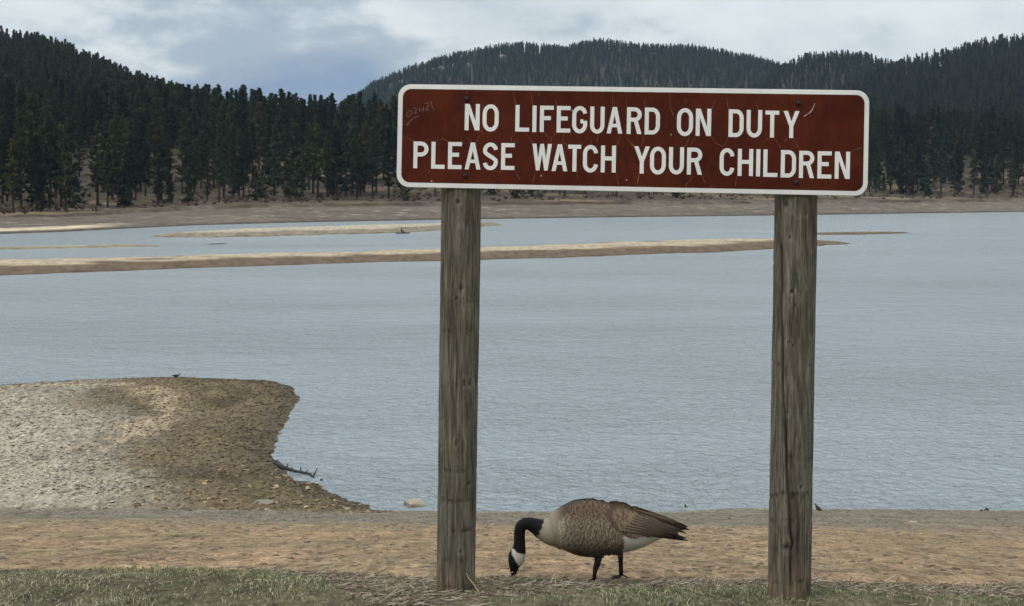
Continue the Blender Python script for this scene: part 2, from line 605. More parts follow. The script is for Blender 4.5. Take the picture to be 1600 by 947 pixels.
# ------------------------------------------------------------------ sand bars
def sand_bar(front, back, height, cols, label, step=0.6, fade=4.0):
    poly = smooth_poly([tuple(on_water(*q).xy) if len(q) == 2 else q[:2] for q in front + back], 2)
    P = np.array(poly)
    x0, y0 = P.min(0) - 2
    x1, y1 = P.max(0) + 2
    xs = np.linspace(x0, x1, max(60, int((x1 - x0) / (step * 1.6))))
    ys = np.linspace(y0, y1, max(40, int((y1 - y0) / step)))
    X, Y = np.meshgrid(xs, ys, indexing='ij')
    d = poly_dist(X + 2.0 * fbm(X * 0.2, Y * 0.3, 4), Y + 1.3 * fbm(X * 0.22 + 5, Y * 0.35, 4), poly)
    z = np.where(d > 0, height * (1 - np.exp(-np.maximum(d, 0) / fade)), np.maximum(d, -3) * 0.2)
    z = z + 0.16 * height * fbm(X * 0.16, Y * 0.25, 4) * sstep(0.3, 2, d)
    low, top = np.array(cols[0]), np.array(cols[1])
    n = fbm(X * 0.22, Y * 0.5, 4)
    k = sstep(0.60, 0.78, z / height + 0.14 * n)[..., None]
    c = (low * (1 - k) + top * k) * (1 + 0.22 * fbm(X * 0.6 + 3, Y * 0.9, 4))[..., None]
    wr = sstep(0.10, 0.02, z / height)[..., None]
    c = c * (1 - 0.7 * wr) + np.array([0.06, 0.045, 0.03]) * 0.7 * wr
    keep = (d > -3).reshape(-1)
    F = grid_faces(len(xs), len(ys))
    F = F[keep[F].all(1)]
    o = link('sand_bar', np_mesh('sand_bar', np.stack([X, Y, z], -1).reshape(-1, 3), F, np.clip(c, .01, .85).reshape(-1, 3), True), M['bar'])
    return tag(o, label, kind='structure')


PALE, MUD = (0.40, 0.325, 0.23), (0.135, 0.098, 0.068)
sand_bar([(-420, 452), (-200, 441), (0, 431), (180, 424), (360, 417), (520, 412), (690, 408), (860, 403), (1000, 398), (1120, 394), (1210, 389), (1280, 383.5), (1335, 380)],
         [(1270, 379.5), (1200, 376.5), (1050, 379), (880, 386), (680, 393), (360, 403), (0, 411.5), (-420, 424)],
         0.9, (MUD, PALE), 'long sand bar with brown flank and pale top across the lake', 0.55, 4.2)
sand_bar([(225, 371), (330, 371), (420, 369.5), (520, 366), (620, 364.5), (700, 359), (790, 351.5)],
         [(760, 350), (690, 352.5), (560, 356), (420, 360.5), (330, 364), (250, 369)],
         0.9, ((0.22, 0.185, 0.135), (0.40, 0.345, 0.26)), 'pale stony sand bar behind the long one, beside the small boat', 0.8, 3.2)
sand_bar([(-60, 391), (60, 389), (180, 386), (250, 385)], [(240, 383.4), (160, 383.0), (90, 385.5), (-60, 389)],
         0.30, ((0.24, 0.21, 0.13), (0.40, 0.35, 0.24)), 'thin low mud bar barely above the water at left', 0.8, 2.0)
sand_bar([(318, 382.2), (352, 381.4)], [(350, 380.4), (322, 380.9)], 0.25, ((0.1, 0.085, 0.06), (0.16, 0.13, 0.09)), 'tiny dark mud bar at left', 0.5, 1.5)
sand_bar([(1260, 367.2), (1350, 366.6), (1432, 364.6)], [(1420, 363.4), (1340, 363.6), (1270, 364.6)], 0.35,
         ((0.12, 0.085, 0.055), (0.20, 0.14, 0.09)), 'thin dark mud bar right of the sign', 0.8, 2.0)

# ------------------------------------------------------------------ far shore and hills
SH_PX = [-1400, -700, -200, 0, 100, 200, 300, 500, 690, 900, 1200, 1400, 1600, 2000, 2800]
SH_Y = [170, 185, 203, 211, 221, 238, 257, 281, 299, 318, 341, 364, 390, 420, 450]
RIDGES = [  # Y of crest, run-up length, tree-top silhouette (px,py)
    (1000, 640, [(-1400, 60), (-600, 30), (-200, 35), (0, 54), (60, 61), (120, 80), (200, 112), (270, 140), (330, 170), (420, 205), (600, 260), (900, 330)]),
    (2300, 1000, [(200, 330), (420, 230), (500, 180), (545, 152), (580, 128), (640, 104), (700, 84), (760, 72), (820, 66), (880, 72), (935, 60), (1000, 70), (1080, 71), (1150, 82), (1220, 98), (1320, 120), (1500, 170), (1800, 250)]),
    (1750, 700, [(950, 330), (1100, 190), (1170, 140), (1215, 103), (1255, 84), (1290, 80), (1345, 79), (1385, 92), (1450, 110), (1600, 150), (1900, 250)]),
    (1450, 760, [(1000, 330), (1180, 190), (1300, 140), (1390, 100), (1440, 88), (1500, 73), (1560, 60), (1610, 57), (1800, 45), (2200, 50), (2800, 90)]),
]
TREE_H = 21.0


def far_z(px, Y):
    sh = np.interp(px, SH_PX, SH_Y)
    d = Y - sh
    bs = np.interp(px, [-400, 0, 150, 400, 700], [0.55, 0.55, 0.65, 1.0, 1.0])
    X = (px - 800) / FP * Y
    wob = 2.2 * fbm(X * 0.06, Y * 0.01 + 4, 4)
    dd = d + wob * sstep(10, 30, d)
    base = np.interp(dd, [-60, 0, 3, 30, 41, 42.2, 58, 75, 120, 170, 230, 400, 900, 2500],
                     [-5, 0, 0.55, 2.0, 2.6, 3.5, 4.2, 5.0, 11.5, 20.5, 24, 22, 18, 18])
    low = np.minimum(base, 5.0) * bs + np.maximum(base - 5.0, 0)
    z = low + 0.35 * fbm(X * 0.12 + 2, Y * 0.12, 4) * sstep(2, 25, d) + 1.5 * fbm(X * 0.03, Y * 0.03, 3) * sstep(70, 160, d)
    for Yk, L, sil in RIDGES:
        s = np.interp(px, [q[0] for q in sil], [q[1] for q in sil])
        crest = CH + (HP - s) / FP * Yk - TREE_H
        t = sstep(Yk - L, Yk + 10, Y) ** 0.9
        fall = np.clip((Y - Yk) / 600.0, 0, 1)
        zk = np.where(Y < Yk, low * (1 - t) + crest * t, crest * (1 - fall))
        z = np.maximum(z, zk + 3.0 * fbm(X * 0.012, Y * 0.012, 3) * sstep(Yk - L, Yk - L * 0.5, Y) * sstep(Yk + 40, Yk - 120, Y))
    return z, d


fpx = np.concatenate([np.linspace(-1300, -100, 60)[:-1], np.linspace(-100, 1700, 330)[:-1], np.linspace(1700, 2700, 50)])
fd = np.concatenate([np.linspace(-55, 0, 8)[:-1], np.linspace(0, 80, 74)[:-1], np.linspace(80, 300, 50)[:-1], np.linspace(300, 2600, 110)])
FX, FD = np.meshgrid(fpx, fd, indexing='ij')
FY = FD + np.interp(FX, SH_PX, SH_Y)
FZ, _ = far_z(FX, FY)
WX = (FX - 800) / FP * FY
n1 = fbm(WX * 0.05, FY * 0.12, 4)
n2 = fbm(WX * 0.3 + 5, FY * 0.4, 4)
f = lambda a: a[..., None]
mud = np.array([0.138, 0.114, 0.090]) * f(1 + 0.22 * n1 + 0.2 * n2)
duff = np.array([0.080, 0.063, 0.045]) * f(1 + 0.4 * n2) + np.array([0.10, 0.075, 0.04]) * f(sstep(0.0, 0.5, n1))
wood = np.array([0.045, 0.042, 0.026]) * f(1 + 0.3 * n2)
k = sstep(38, 46, FD + 6 * n1)
c = mud * f(1 - k) + duff * f(k)
k = sstep(110, 190, FD + 25 * n1)
c = c * f(1 - k) + wood * f(k)
cut = np.exp(-((FD + 2.2 * fbm(WX * 0.06, FY * 0.01 + 4, 4) - 41.6) / 1.1) ** 2) * sstep(-0.2, 0.25, n1 + 0.3 * n2)
c = c * f(1 - 0.8 * cut) + np.array([0.03, 0.022, 0.015]) * f(0.8 * cut)
pale = sstep(14, 9, FD) * sstep(2.5, 5, FD) * sstep(215, 120, FX + 8 * n2)
pale = np.maximum(pale, 0.5 * sstep(0.35, 0.6, n2) * sstep(6, 12, FD) * sstep(40, 30, FD))
c = c * f(1 - pale) + np.array([0.55, 0.45, 0.31]) * f(pale)
wr = sstep(2.6, 0.5, FD)
c = c * f(1 - 0.75 * wr) + np.array([0.04, 0.032, 0.022]) * f(0.75 * wr)
hills = link('hills', np_mesh('hills', np.stack([WX, FY, FZ], -1).reshape(-1, 3), grid_faces(len(fpx), len(fd)), np.clip(c, 0.01, .8).reshape(-1, 3), True), M['terrain'])
tag(hills, 'far shore bank and the wooded hills rising behind it', kind='structure')

# ------------------------------------------------------------------ pines
def crown_cards(rng, nbr, per, size, H, R0, base_t, cone=0.0):
    """needle tufts on whorled branches -> (V,F,tint)"""
    V, F, C, limbs = [], [], [], []
    top_r = rng.uniform(0.15, 0.4)
    for i in range(nbr):
        t = (i + rng.uniform(0, 1)) / nbr
        zb = H * (base_t + (1 - base_t) * t * 0.97)
        prof = min(1.0, 0.45 + 2.2 * t) * (1 - t ** 1.5) + 0.10 * top_r
        prof = prof * (1 - cone) + cone * ((1 - t) ** 0.85 * 1.05 + 0.04)
        L = R0 * prof * rng.uniform(0.5, 1.2)
        a = rng.uniform(0, 2 * math.pi)
        dirv = np.array([math.cos(a), math.sin(a), rng.uniform(-0.12, 0.35) + 0.5 * t])
        tipp = np.array([0, 0, zb]) + dirv * L
        limbs.append((zb, tipp))
        g = rng.uniform(0.75, 1.25)
        for j in range(per):
            u = 1.0 - 0.75 * rng.random() ** 1.3
            p = np.array([0, 0, zb]) + dirv * L * u + rng.normal(0, 1, 3) * np.array([.42, .42, .30]) * size * 1.2
            s = size * rng.uniform(0.55, 1.2)
            n = rng.normal(0, 1, 3) + np.array([0, 0, 0.6])
            n /= np.linalg.norm(n)
            e = np.cross(n, rng.normal(0, 1, 3))
            e /= np.linalg.norm(e)
            h = np.cross(n, e)
            b = len(V)
            V += [p - e * s * .5 - h * s * .25, p + h * s * -.5 + e * s * .12, p + e * s * .55 + h * s * .2, p + h * s * .5 - e * s * .1]
            F.append((b, b + 1, b + 2, b + 3))
            gg = g * rng.uniform(0.9, 1.1)
            C += [(0.046 * gg, 0.057 * gg, 0.026 * gg)] * 4
    return np.array(V), np.array(F), np.array(C), limbs


TR = np.random.RandomState(11)


class RNG:
    def __init__(s, seed):
        s.r = np.random.RandomState(seed)

    def uniform(s, a, b):
        return s.r.uniform(a, b)

    def random(s):
        return s.r.rand()

    def normal(s, m, sd, n):
        return s.r.normal(m, sd, n)


protos = []
for v in range(10):
    g = RNG(100 + v)
    H = 20.0
    R0 = g.uniform(2.4, 3.5)
    bt = g.uniform(0.08, 0.30)
    V, F, C, limbs = crown_cards(g, 64, 44, 0.46, H, R0, bt, [0, .6, .2, .9, 0, .4, .1, .5, .25, .7][v])
    cm = np_mesh('crown', V, F, C)
    add_normals(cm, crown_normals(V, H))
    cm.materials.append(M['needle'])
    mb = MB()
    bend = g.uniform(-0.3, 0.3)
    mb.tube([(0, 0, -1.0), (0, 0, 0.3), (bend * .3, 0, H * .3), (bend, 0, H * .65), (0, 0, H * .97)], [0.40, 0.33, 0.26, 0.16, 0.03], 7, (0.034, 0.024, 0.018))
    for zb, tp in limbs[::2]:
        mb.tube([(0, 0, zb), tuple(tp * np.array([.85, .85, 1]))], [0.06, 0.02], 3, (0.03, 0.022, 0.017), False)
    tm = mb.mesh('trunk')
    tm.materials.append(M['bark'])
    protos.append((cm, tm))

# young bushy pine variant
g = RNG(77)
V, F, C, limbs = crown_cards(g, 44, 15, 1.3, 20, 5.6, 0.04)
ycm = np_mesh('crown', V, F, C)
add_normals(ycm, crown_normals(V, 20.0))
ycm.materials.append(M['needle'])
protos.append((ycm, protos[0][1]))


def pine(px, Y, H, label, group, v=None, wide=1.0):
    z, _ = far_z(np.array([px]), np.array([Y]))
    o = empty('pine_tree', ((px - 800) / FP * Y, Y, float(z[0])), TR.uniform(0, 6.28))
    s = H / 20.0
    o.scale = (s * wide * TR.uniform(0.88, 1.15), s * wide * TR.uniform(0.88, 1.15), s)
    cm, tm = protos[TR.randint(10) if v is None else v]
    link('trunk', tm, None, o)
    link('crown', cm, None, o)
    tag(o, label, 'pine tree', group)
    return o


placed = []


def try_place(px, Y, mind):
    X = (px - 800) / FP * Y
    for (a, b) in placed:
        if (a - X) ** 2 + (b - Y) ** 2 < mind * mind:
            return False
    placed.append((X, Y))
    return True


WHERE = [(75, 'at the far left edge of the picture'), (160, 'below the steep left hill'), (245, 'below the foot of the left hill'), (330, 'left of the skyline gap'),
         (430, 'under the skyline gap'), (530, 'midway between the skyline gap and the sign'), (650, 'just left of the sign'),
         (1340, 'behind the sign, trunk showing under the panel'), (1425, 'just right of the sign'), (1515, 'midway between the sign and the right edge'), (1700, 'at the far right edge of the picture')]
DEPTH = {0: 'front row shore pine with bare trunk', 1: 'second rank pine of the far wood', 2: 'tall back row pine'}


def row(n, p0, p1, d0, d1, rank, mind, h0=14, h1=21):
    k = tries = 0
    while k < n and tries < n * 40:
        tries += 1
        px = TR.uniform(p0, p1)
        Y = float(np.interp(px, SH_PX, SH_Y)) + TR.uniform(d0, d1)
        if try_place(px, Y, mind):
            young = TR.rand() < (0.42 if rank == 0 else 0.15)
            h = TR.uniform(6, 12) if young else TR.uniform(h0, h1)
            wh = next(t_ for e_, t_ in WHERE if px < e_)
            dn = 'low young shore pine' if young else DEPTH[rank]
            pine(px, Y, h, dn + ', ' + wh, dn + ' ' + wh, 10 if young and TR.rand() < .6 else None)
            k += 1


row(44, -15, 640, 56, 78, 0, 3.2)
row(72, -15, 640, 78, 115, 1, 3.4)
row(60, -15, 640, 115, 175, 2, 4.0, 14, 22)
row(22, 1345, 1615, 56, 80, 0, 3.6, 12, 19)
row(34, 1345, 1615, 80, 120, 1, 3.8)
row(40, 1345, 1615, 120, 185, 2, 4.0, 15, 23)
row(24, 650, 1335, 58, 90, 0, 5.0)
pine(632, 299 + 46, 7.5, 'low bushy young pine at the bank by the lower left corner of the sign', None, 10)
pine(380, 455, 21.5, 'tallest pine on the skyline at the gap between the two hills', None, 4, 1.5)

# ---- the rest of the forest: one mass
def forest_nodes(sources):
    """scatter copies of the built pines (crown + trunk) over the points"""
    ng = bpy.data.node_groups.new('forest', 'GeometryNodeTree')
    ng.interface.new_socket('Geometry', in_out='INPUT', socket_type='NodeSocketGeometry')
    ng.interface.new_socket('Geometry', in_out='OUTPUT', socket_type='NodeSocketGeometry')
    N, L = ng.nodes.new, ng.links.new
    gi, go = N('NodeGroupInput'), N('NodeGroupOutput')
    allj = N('GeometryNodeJoinGeometry')
    for crown, trunk in sources:
        j = N('GeometryNodeJoinGeometry')
        for ob in (crown, trunk):
            oi = N('GeometryNodeObjectInfo')
            oi.transform_space = 'ORIGINAL'
            oi.inputs['Object'].default_value = ob
            L(oi.outputs['Geometry'], j.inputs[0])
        g2i = N('GeometryNodeGeometryToInstance')
        L(j.outputs[0], g2i.inputs[0])
        L(g2i.outputs[0], allj.inputs[0])

    def attr(name, kind):
        at_ = N('GeometryNodeInputNamedAttribute')
        at_.data_type = kind
        at_.inputs['Name'].default_value = name
        return at_.outputs[0]
    iop = N('GeometryNodeInstanceOnPoints')
    L(gi.outputs[0], iop.inputs['Points'])
    L(allj.outputs[0], iop.inputs['Instance'])
    iop.inputs['Pick Instance'].default_value = True
    L(attr('which', 'INT'), iop.inputs['Instance Index'])
    L(attr('turn', 'FLOAT_VECTOR'), iop.inputs['Rotation'])
    L(attr('size', 'FLOAT_VECTOR'), iop.inputs['Scale'])
    L(iop.outputs[0], go.inputs[0])
    return ng


rs = np.random.RandomState(5)
pts = []
Yc = 330.0
hp = np.arange(-330, 1940, 3.0)            # running horizon of what stands nearer
runmax = np.full(hp.shape, -1.0)
while Yc < 2340:
    sp = 4.4 if Yc < 700 else (5.6 if Yc < 1200 else 8.0)
    xs = np.arange(-0.56 * Yc, 0.56 * Yc, sp)
    xs = xs + rs.uniform(-.5, .5, xs.shape) * sp
    ys = Yc + rs.uniform(-.6, .6, xs.shape) * sp
    px = xs / ys * FP + 800
    z, d = far_z(px, ys)
    h = rs.uniform(9, 21, xs.shape)
    inframe = (px > -20) & (px < 1620)
    keep = np.where(inframe, d > 165, d > 62)
    keep &= ~((px > 640) & (px < 1345) & (d < 85))
    behind = (px > 640) & (px < 1345)
    keep = keep | (behind & (d > 90))
    thin = fbm(xs * 0.012, ys * 0.012, 3)
    keep &= rs.rand(len(xs)) < np.clip(0.86 + 0.4 * thin, 0.35, 1)
    keep &= inframe | (rs.rand(len(xs)) < 0.5)
    rm = np.interp(px, hp, runmax)
    topang = (z + h - CH) / ys
    keep &= topang > rm + np.where(inframe, 0.0, 6.0) / FP
    for a, b, c_, e in zip(xs[keep], ys[keep], z[keep], h[keep]):
        pts.append((a, b, c_, e))
    # horizon advances with about half-height trees one step behind
    zz, dd = far_z(hp, np.full(hp.shape, Yc - 12))
    ang = (zz + 11.0 * (dd > 150) - CH) / (Yc - 12)
    runmax = np.maximum(runmax, ang)
    Yc += sp
pts = np.array(pts)


src = {}
for o in list(COL.objects):
    if o.name.startswith('pine_tree'):
        ch = {c_.name.split('.')[0]: c_ for c_ in o.children}
        src.setdefault(ch['crown'].data.name, (ch['crown'], ch['trunk']))
src = [v_ for k_, v_ in sorted(src.items()) if v_[0].data != ycm]
FNG = forest_nodes(src)


def scatter(name, P, label, seed):
    rs = np.random.RandomState(seed)
    n = len(P)
    me = bpy.data.meshes.new(name)
    me.vertices.add(n)
    me.vertices.foreach_set('co', P[:, :3].astype(np.float32).ravel())
    sc_ = P[:, 3] / 20.0
    wd_ = sc_ * rs.uniform(0.85, 1.25, n)
    for nm, ty, val in (('which', 'INT', rs.randint(len(src), size=n).astype(np.int32)), ('turn', 'FLOAT_VECTOR', np.stack([0 * sc_, 0 * sc_, rs.uniform(0, 6.28, n)], -1).astype(np.float32)),
                        ('size', 'FLOAT_VECTOR', np.stack([wd_, wd_, sc_], -1).astype(np.float32))):
        a_ = me.attributes.new(nm, ty, 'POINT')
        a_.data.foreach_set('value' if ty == 'INT' else 'vector', val.ravel())
    o = link(name, me)
    md_ = o.modifiers.new('forest', 'NODES')
    md_.node_group = FNG
    return tag(o, label, 'forest', kind='stuff')


near_m = pts[:, 1] < 640
scatter('pine_forest', pts[near_m], 'dense dark pine forest on the slopes behind the shore', 1)
scatter('hill_forest', pts[~near_m], 'distant pine forest covering the hills', 2)

# bare brown brush at the foot of the wood
mb = MB()
for i in range(520):
    px = TR.uniform(-20, 1620)
    Y = float(np.interp(px, SH_PX, SH_Y)) + TR.uniform(45, 100)
    X = (px - 800) / FP * Y
    z0 = float(far_z(np.array([px]), np.array([Y]))[0][0])
    hh = TR.uniform(0.4, 1.5)
    g_ = TR.uniform(0.6, 1.3)
    for j in range(14):
        a = TR.uniform(0, 6.28)
        r_ = hh * TR.uniform(.3, 1.3)
        q = Vector((X + math.cos(a) * r_, Y + math.sin(a) * r_, z0 + hh * TR.uniform(.35, 1)))
        s_ = 0.05
        mb.add([(X - s_ + q.x * .0, Y, z0 - .1), (X + s_, Y, z0 - .1), (q.x + s_ * 1.5, q.y, q.z), (q.x - s_ * 1.5, q.y, q.z)], [(0, 1, 2, 3)], (0.085 * g_, 0.057 * g_, 0.044 * g_))
tag(link('bare_brush', mb.mesh('bare_brush'), M['bark']), 'reddish brown bare brush at the foot of the far wood', 'brush', kind='stuff')

# pale rock outcrops on the far ridge and hillside
def rock_mesh(seed, n=14, flat=0.5):
    g = np.random.RandomState(seed)
    bm = bmesh.new()
    for i in range(n):
        v = g.normal(0, 1, 3)
        v /= np.linalg.norm(v)
        v *= g.uniform(0.8, 1.1)
        bm.verts.new((v[0], v[1] * .8, v[2] * flat))
    r = bmesh.ops.convex_hull(bm, input=bm.verts)
    bmesh.ops.delete(bm, geom=list({e for e in r['geom_interior'] + r['geom_unused'] if isinstance(e, bmesh.types.BMVert)}), context='VERTS')
    bmesh.ops.triangulate(bm, faces=bm.faces)
    me = bpy.data.meshes.new('stone')
    bm.to_mesh(me)
    bm.free()
    return me


mb = MB()
rk = rock_mesh(3, 16, 0.8)
rv = [v.co.copy() for v in rk.vertices]
rf = [tuple(p.vertices) for p in rk.polygons]
for i in range(60):
    if i < 34:
        px, Y = TR.uniform(1035, 1105), 2290 + TR.uniform(-40, 5)
        s_ = TR.uniform(2, 5)
    else:
        px, Y = TR.uniform(560, 800), TR.uniform(2000, 2250)
        s_ = TR.uniform(3, 6)
    z0 = float(far_z(np.array([px]), np.array([Y]))[0][0])
    g_ = TR.uniform(.8, 1.1)
    up = TR.uniform(4, 13)
    mb.add([Vector(((px - 800) / FP * Y + v.x * s_ * 1.6, Y + v.y * s_, z0 + up * .5 + v.z * (s_ + up * .5))) for v in rv], rf, (0.30 * g_, 0.27 * g_, 0.25 * g_))
tag(link('rock_outcrops', mb.mesh('rock_outcrops'), M['terrain']), 'pale rock outcrops among the trees on the far central hill', 'rock outcrop', kind='stuff')

# ------------------------------------------------------------------ stones on the headland
STC = [(0.30, 0.27, 0.22), (0.24, 0.20, 0.14), (0.36, 0.33, 0.27), (0.18, 0.145, 0.10), (0.42, 0.37, 0.28)]
stone_meshes = []
BRN = np.array([0.74, 0.63, 0.46])
for i in range(20):
    me = rock_mesh(20 + i % 10, 9, 0.42)
    add_col(me, np.tile([np.array(STC[i % 5]) * (BRN if i >= 10 else 1.0)], (len(me.vertices), 1)))
    me.materials.append(M['stone'])
    stone_meshes.append(me)

rs = np.random.RandomState(9)
N_ = 60000
pxr, Yr = rs.uniform(-60, 660, N_), rs.uniform(27, 53, N_)
Xr = (pxr - 800) / FP * Yr
Zr, Dr = near_z(Xr, Yr)
okr = (Dr > 0.05) & (Zr > -0.03) & ((Yr > 31) | (rs.rand(N_) > 0.75))
SP = np.stack([Xr, Yr, Zr, 0.014 + 0.056 * rs.rand(N_) ** 3.0], -1)[okr][:18000]
order = np.argsort(-SP[:, 3] / SP[:, 1])
big, small = SP[order[:280]], SP[order[280:]]
for q in big:
    o = link('stone', stone_meshes[rs.randint(10) + (10 if q[0] / q[1] > -0.30 else 0)], None, beach)
    o.location = (q[0], q[1], q[2] + 0.01)
    s_ = q[3] * 1.35
    o.scale = (s_ * rs.uniform(1, 1.6), s_, s_)
    o.rotation_euler = (rs.uniform(-.2, .2), rs.uniform(-.2, .2), rs.uniform(0, 6.28))
Vs, Fs, Cs, off = [], [], [], 0
sm = [(np.array([v.co[:] for v in me.vertices]), np.array([p.vertices[:] for p in me.polygons])) for me in stone_meshes]
for q in small:
    V, F = sm[rs.randint(10)]
    a = rs.uniform(0, 6.28)
    s_ = q[3]
    W = np.stack([(V[:, 0] * math.cos(a) - V[:, 1] * math.sin(a)) * s_ * 1.3 + q[0], (V[:, 0] * math.sin(a) + V[:, 1] * math.cos(a)) * s_ + q[1], V[:, 2] * s_ + q[2] + 0.008], -1)
    Vs.append(W)
    Fs.append(F + off)
    off += len(V)
    ppx = 800 + q[0] / q[1] * FP
    brn = float(sstep(120, 300, ppx))
    cc = np.array(STC[rs.randint(5)]) * rs.uniform(0.4, 1.25) * (1.12 * (1 - brn) + brn * BRN * 0.9)
    cc = cc * (0.45 + 0.55 * float(sstep(0.05, 0.3, q[2])))
    Cs.append(np.tile([cc], (len(V), 1)))
o = link('loose_stones', np_mesh('loose_stones', np.vstack(Vs), np.vstack(Fs), np.vstack(Cs)), M['stone'], beach)
o['kind'] = 'stuff'

# gravel and clods on the beach
Vs, Fs, Cs, off = [], [], [], 0
for i in range(9000):
    Y = 5.2 + 26 * rs.rand() ** 1.7
    X = rs.uniform(-0.46, 0.46) * Y
    if Y < edge_y(X) + 0.05:
        continue
    V, F = sm[rs.randint(10)]
    s_ = (0.006 + 0.02 * rs.rand() ** 3) * (0.6 + Y / 16)
    z0 = gz(X, Y)
    if z0 < 0.0:
        continue
    a = rs.uniform(0, 6.28)
    Vs.append(np.stack([(V[:, 0] * math.cos(a) - V[:, 1] * math.sin(a)) * s_ * 1.3 + X, (V[:, 0] * math.sin(a) + V[:, 1] * math.cos(a)) * s_ + Y, V[:, 2] * s_ + z0], -1))
    Fs.append(F + off)
    off += len(V)
    cc = np.array([0.25, 0.185, 0.125] if Y < 10 else [0.22, 0.19, 0.15]) * rs.uniform(0.5, 1.35)
    Cs.append(np.tile([cc], (len(V), 1)))
o = link('gravel', np_mesh('gravel', np.vstack(Vs), np.vstack(Fs), np.vstack(Cs)), M['stone'], beach)
o['kind'] = 'stuff'


def rock(px, py, wpx, hpx, col, label, seed, name='rock'):
    p_ = hit(px, py, 10)
    if p_.z < 0.0:
        p_ = on_water(px, py)
    Y = p_.y
    me = rock_mesh(seed, 26, 1.0)
    add_col(me, np.tile([col], (len(me.vertices), 1)) * np.random.RandomState(seed).uniform(.8, 1.15, (len(me.vertices), 1)))
    o = link(name, me, M['stone'])
    s_ = wpx / FP * Y / 2
    o.scale = (s_, s_ * 0.9, hpx / FP * Y * 0.85)
    o.location = (p_.x, Y, max(gz(p_.x, Y), 0.0) + hpx / FP * Y * 0.15)
    return tag(o, label, 'rock')


rock(646, 790, 46, 11, (0.34, 0.30, 0.23), 'broad pale rock at the waterline just left of the left post', 51)
rock(1541, 798, 9, 5, (0.05, 0.035, 0.03), 'larger of two small dark rocks at the waterline near the right edge', 52)
rock(1533.5, 799, 6, 4, (0.08, 0.05, 0.04), 'smaller of two small dark rocks at the waterline near the right edge', 53)
rock(215, 789, 13, 4, (0.05, 0.04, 0.03), 'small dark rock on the grey gravel at left', 54)
rock(84, 766, 6, 4, (0.04, 0.035, 0.03), 'tiny dark rock on pale gravel near the left edge', 57)
rock(162, 692, 14, 6, (0.28, 0.25, 0.2), 'grey rock in the middle of the pale stony headland', 58)
rock(410, 787, 46, 3.0, (0.27, 0.24, 0.19), 'flat white rock at the foot of the headland', 55)
rock(1427, 817, 17, 3.0, (0.36, 0.29, 0.22), 'flat pale stone lying on the sand right of the right post', 56)

# ------------------------------------------------------------------ grass and dry litter
rs = np.random.RandomState(21)
lit_px = [(430, 960), (470, 930), (520, 917), (600, 911), (690, 905), (760, 903)]
BX = rs.uniform(-3.6, 3.6, 210000)
BYY = rs.uniform(3.2, 5.75, 210000)
ey = edge_y(BX)
pxs = 800 + BX / BYY * FP
# dry litter share: a band behind the posts, a patch round the left post
bandw = np.interp(pxs, [0, 300, 480, 700, 760, 820, 1000, 1200, 1400, 1700], [0.05, 0.12, 0.22, 2.0, 0.62, 0.50, 0.36, 0.30, 0.34, 0.40])
dist_edge = ey - BYY
nz = fbm(BX * 3, BYY * 3, 3)
lit = sstep(bandw + 0.06, bandw - 0.06, dist_edge + 0.12 * nz) * sstep(250, 560, pxs + 60 * nz)
ok = (dist_edge > -0.03 + 0.06 * nz) & (rs.rand(210000) > lit * 0.86) & (rs.rand(210000) < np.clip(0.55 + 0.9 * fbm(BX * 1.7, BYY * 1.7, 3), .15, 1))
BX, BYY, lit, nzk, pk = BX[ok], BYY[ok], lit[ok], nz[ok], pxs[ok]
BZZ, _ = near_z(BX, BYY)
n = len(BX)
clump = np.clip(0.5 + 1.1 * fbm(BX * 7 + 3, BYY * 7, 3), 0, 1)
L = rs.uniform(0.006, 0.016, n) * (0.55 + 1.1 * clump)
wd = rs.uniform(0.0008, 0.0018, n)
az = rs.uniform(0, 6.28, n)
lean = rs.uniform(0.3, 1.3, n)
dx, dy = np.cos(az), np.sin(az)
P0 = np.stack([BX, BYY, BZZ - 0.002], -1)
sidev = np.stack([-dy, dx, np.zeros(n)], -1) * wd[:, None]
P1 = P0 + np.stack([dx * lean * L * .3, dy * lean * L * .3, L * .6], -1)
P2 = P0 + np.stack([dx * lean * L, dy * lean * L, L * (1.0 - 0.25 * lean)], -1)
V = np.stack([P0 - sidev, P0 + sidev, P1 + sidev * .8, P1 - sidev * .8, P2 + sidev * .15, P2 - sidev * .15], 1).reshape(-1, 3)
b0 = np.arange(n)[:, None] * 6
F = np.concatenate([b0 + np.array([[0, 1, 2, 3]]), b0 + np.array([[3, 2, 4, 5]])])
green = np.array([0.095, 0.135, 0.042])
olive = np.array([0.155, 0.165, 0.08])
dry = np.array([0.42, 0.365, 0.25])
rr = rs.rand(n)
gfac = np.clip(0.5 + 0.9 * fbm(BX * 1.1 + 4, BYY * 1.6, 3), 0, 1)
dryp = np.interp(pk, [0, 500, 800, 1600], [0.38, 0.30, 0.18, 0.28])
cc = np.where((rr < dryp)[:, None], dry, np.where((rr < dryp + (1 - dryp) * (1 - gfac))[:, None], olive, green))
cc = cc * rs.uniform(0.6, 1.3, n)[:, None]
tag(link('grass', np_mesh('grass', V, F, np.repeat(cc, 6, 0)), M['grass']), 'short green and straw coloured grass in the foreground', 'grass', kind='stuff')

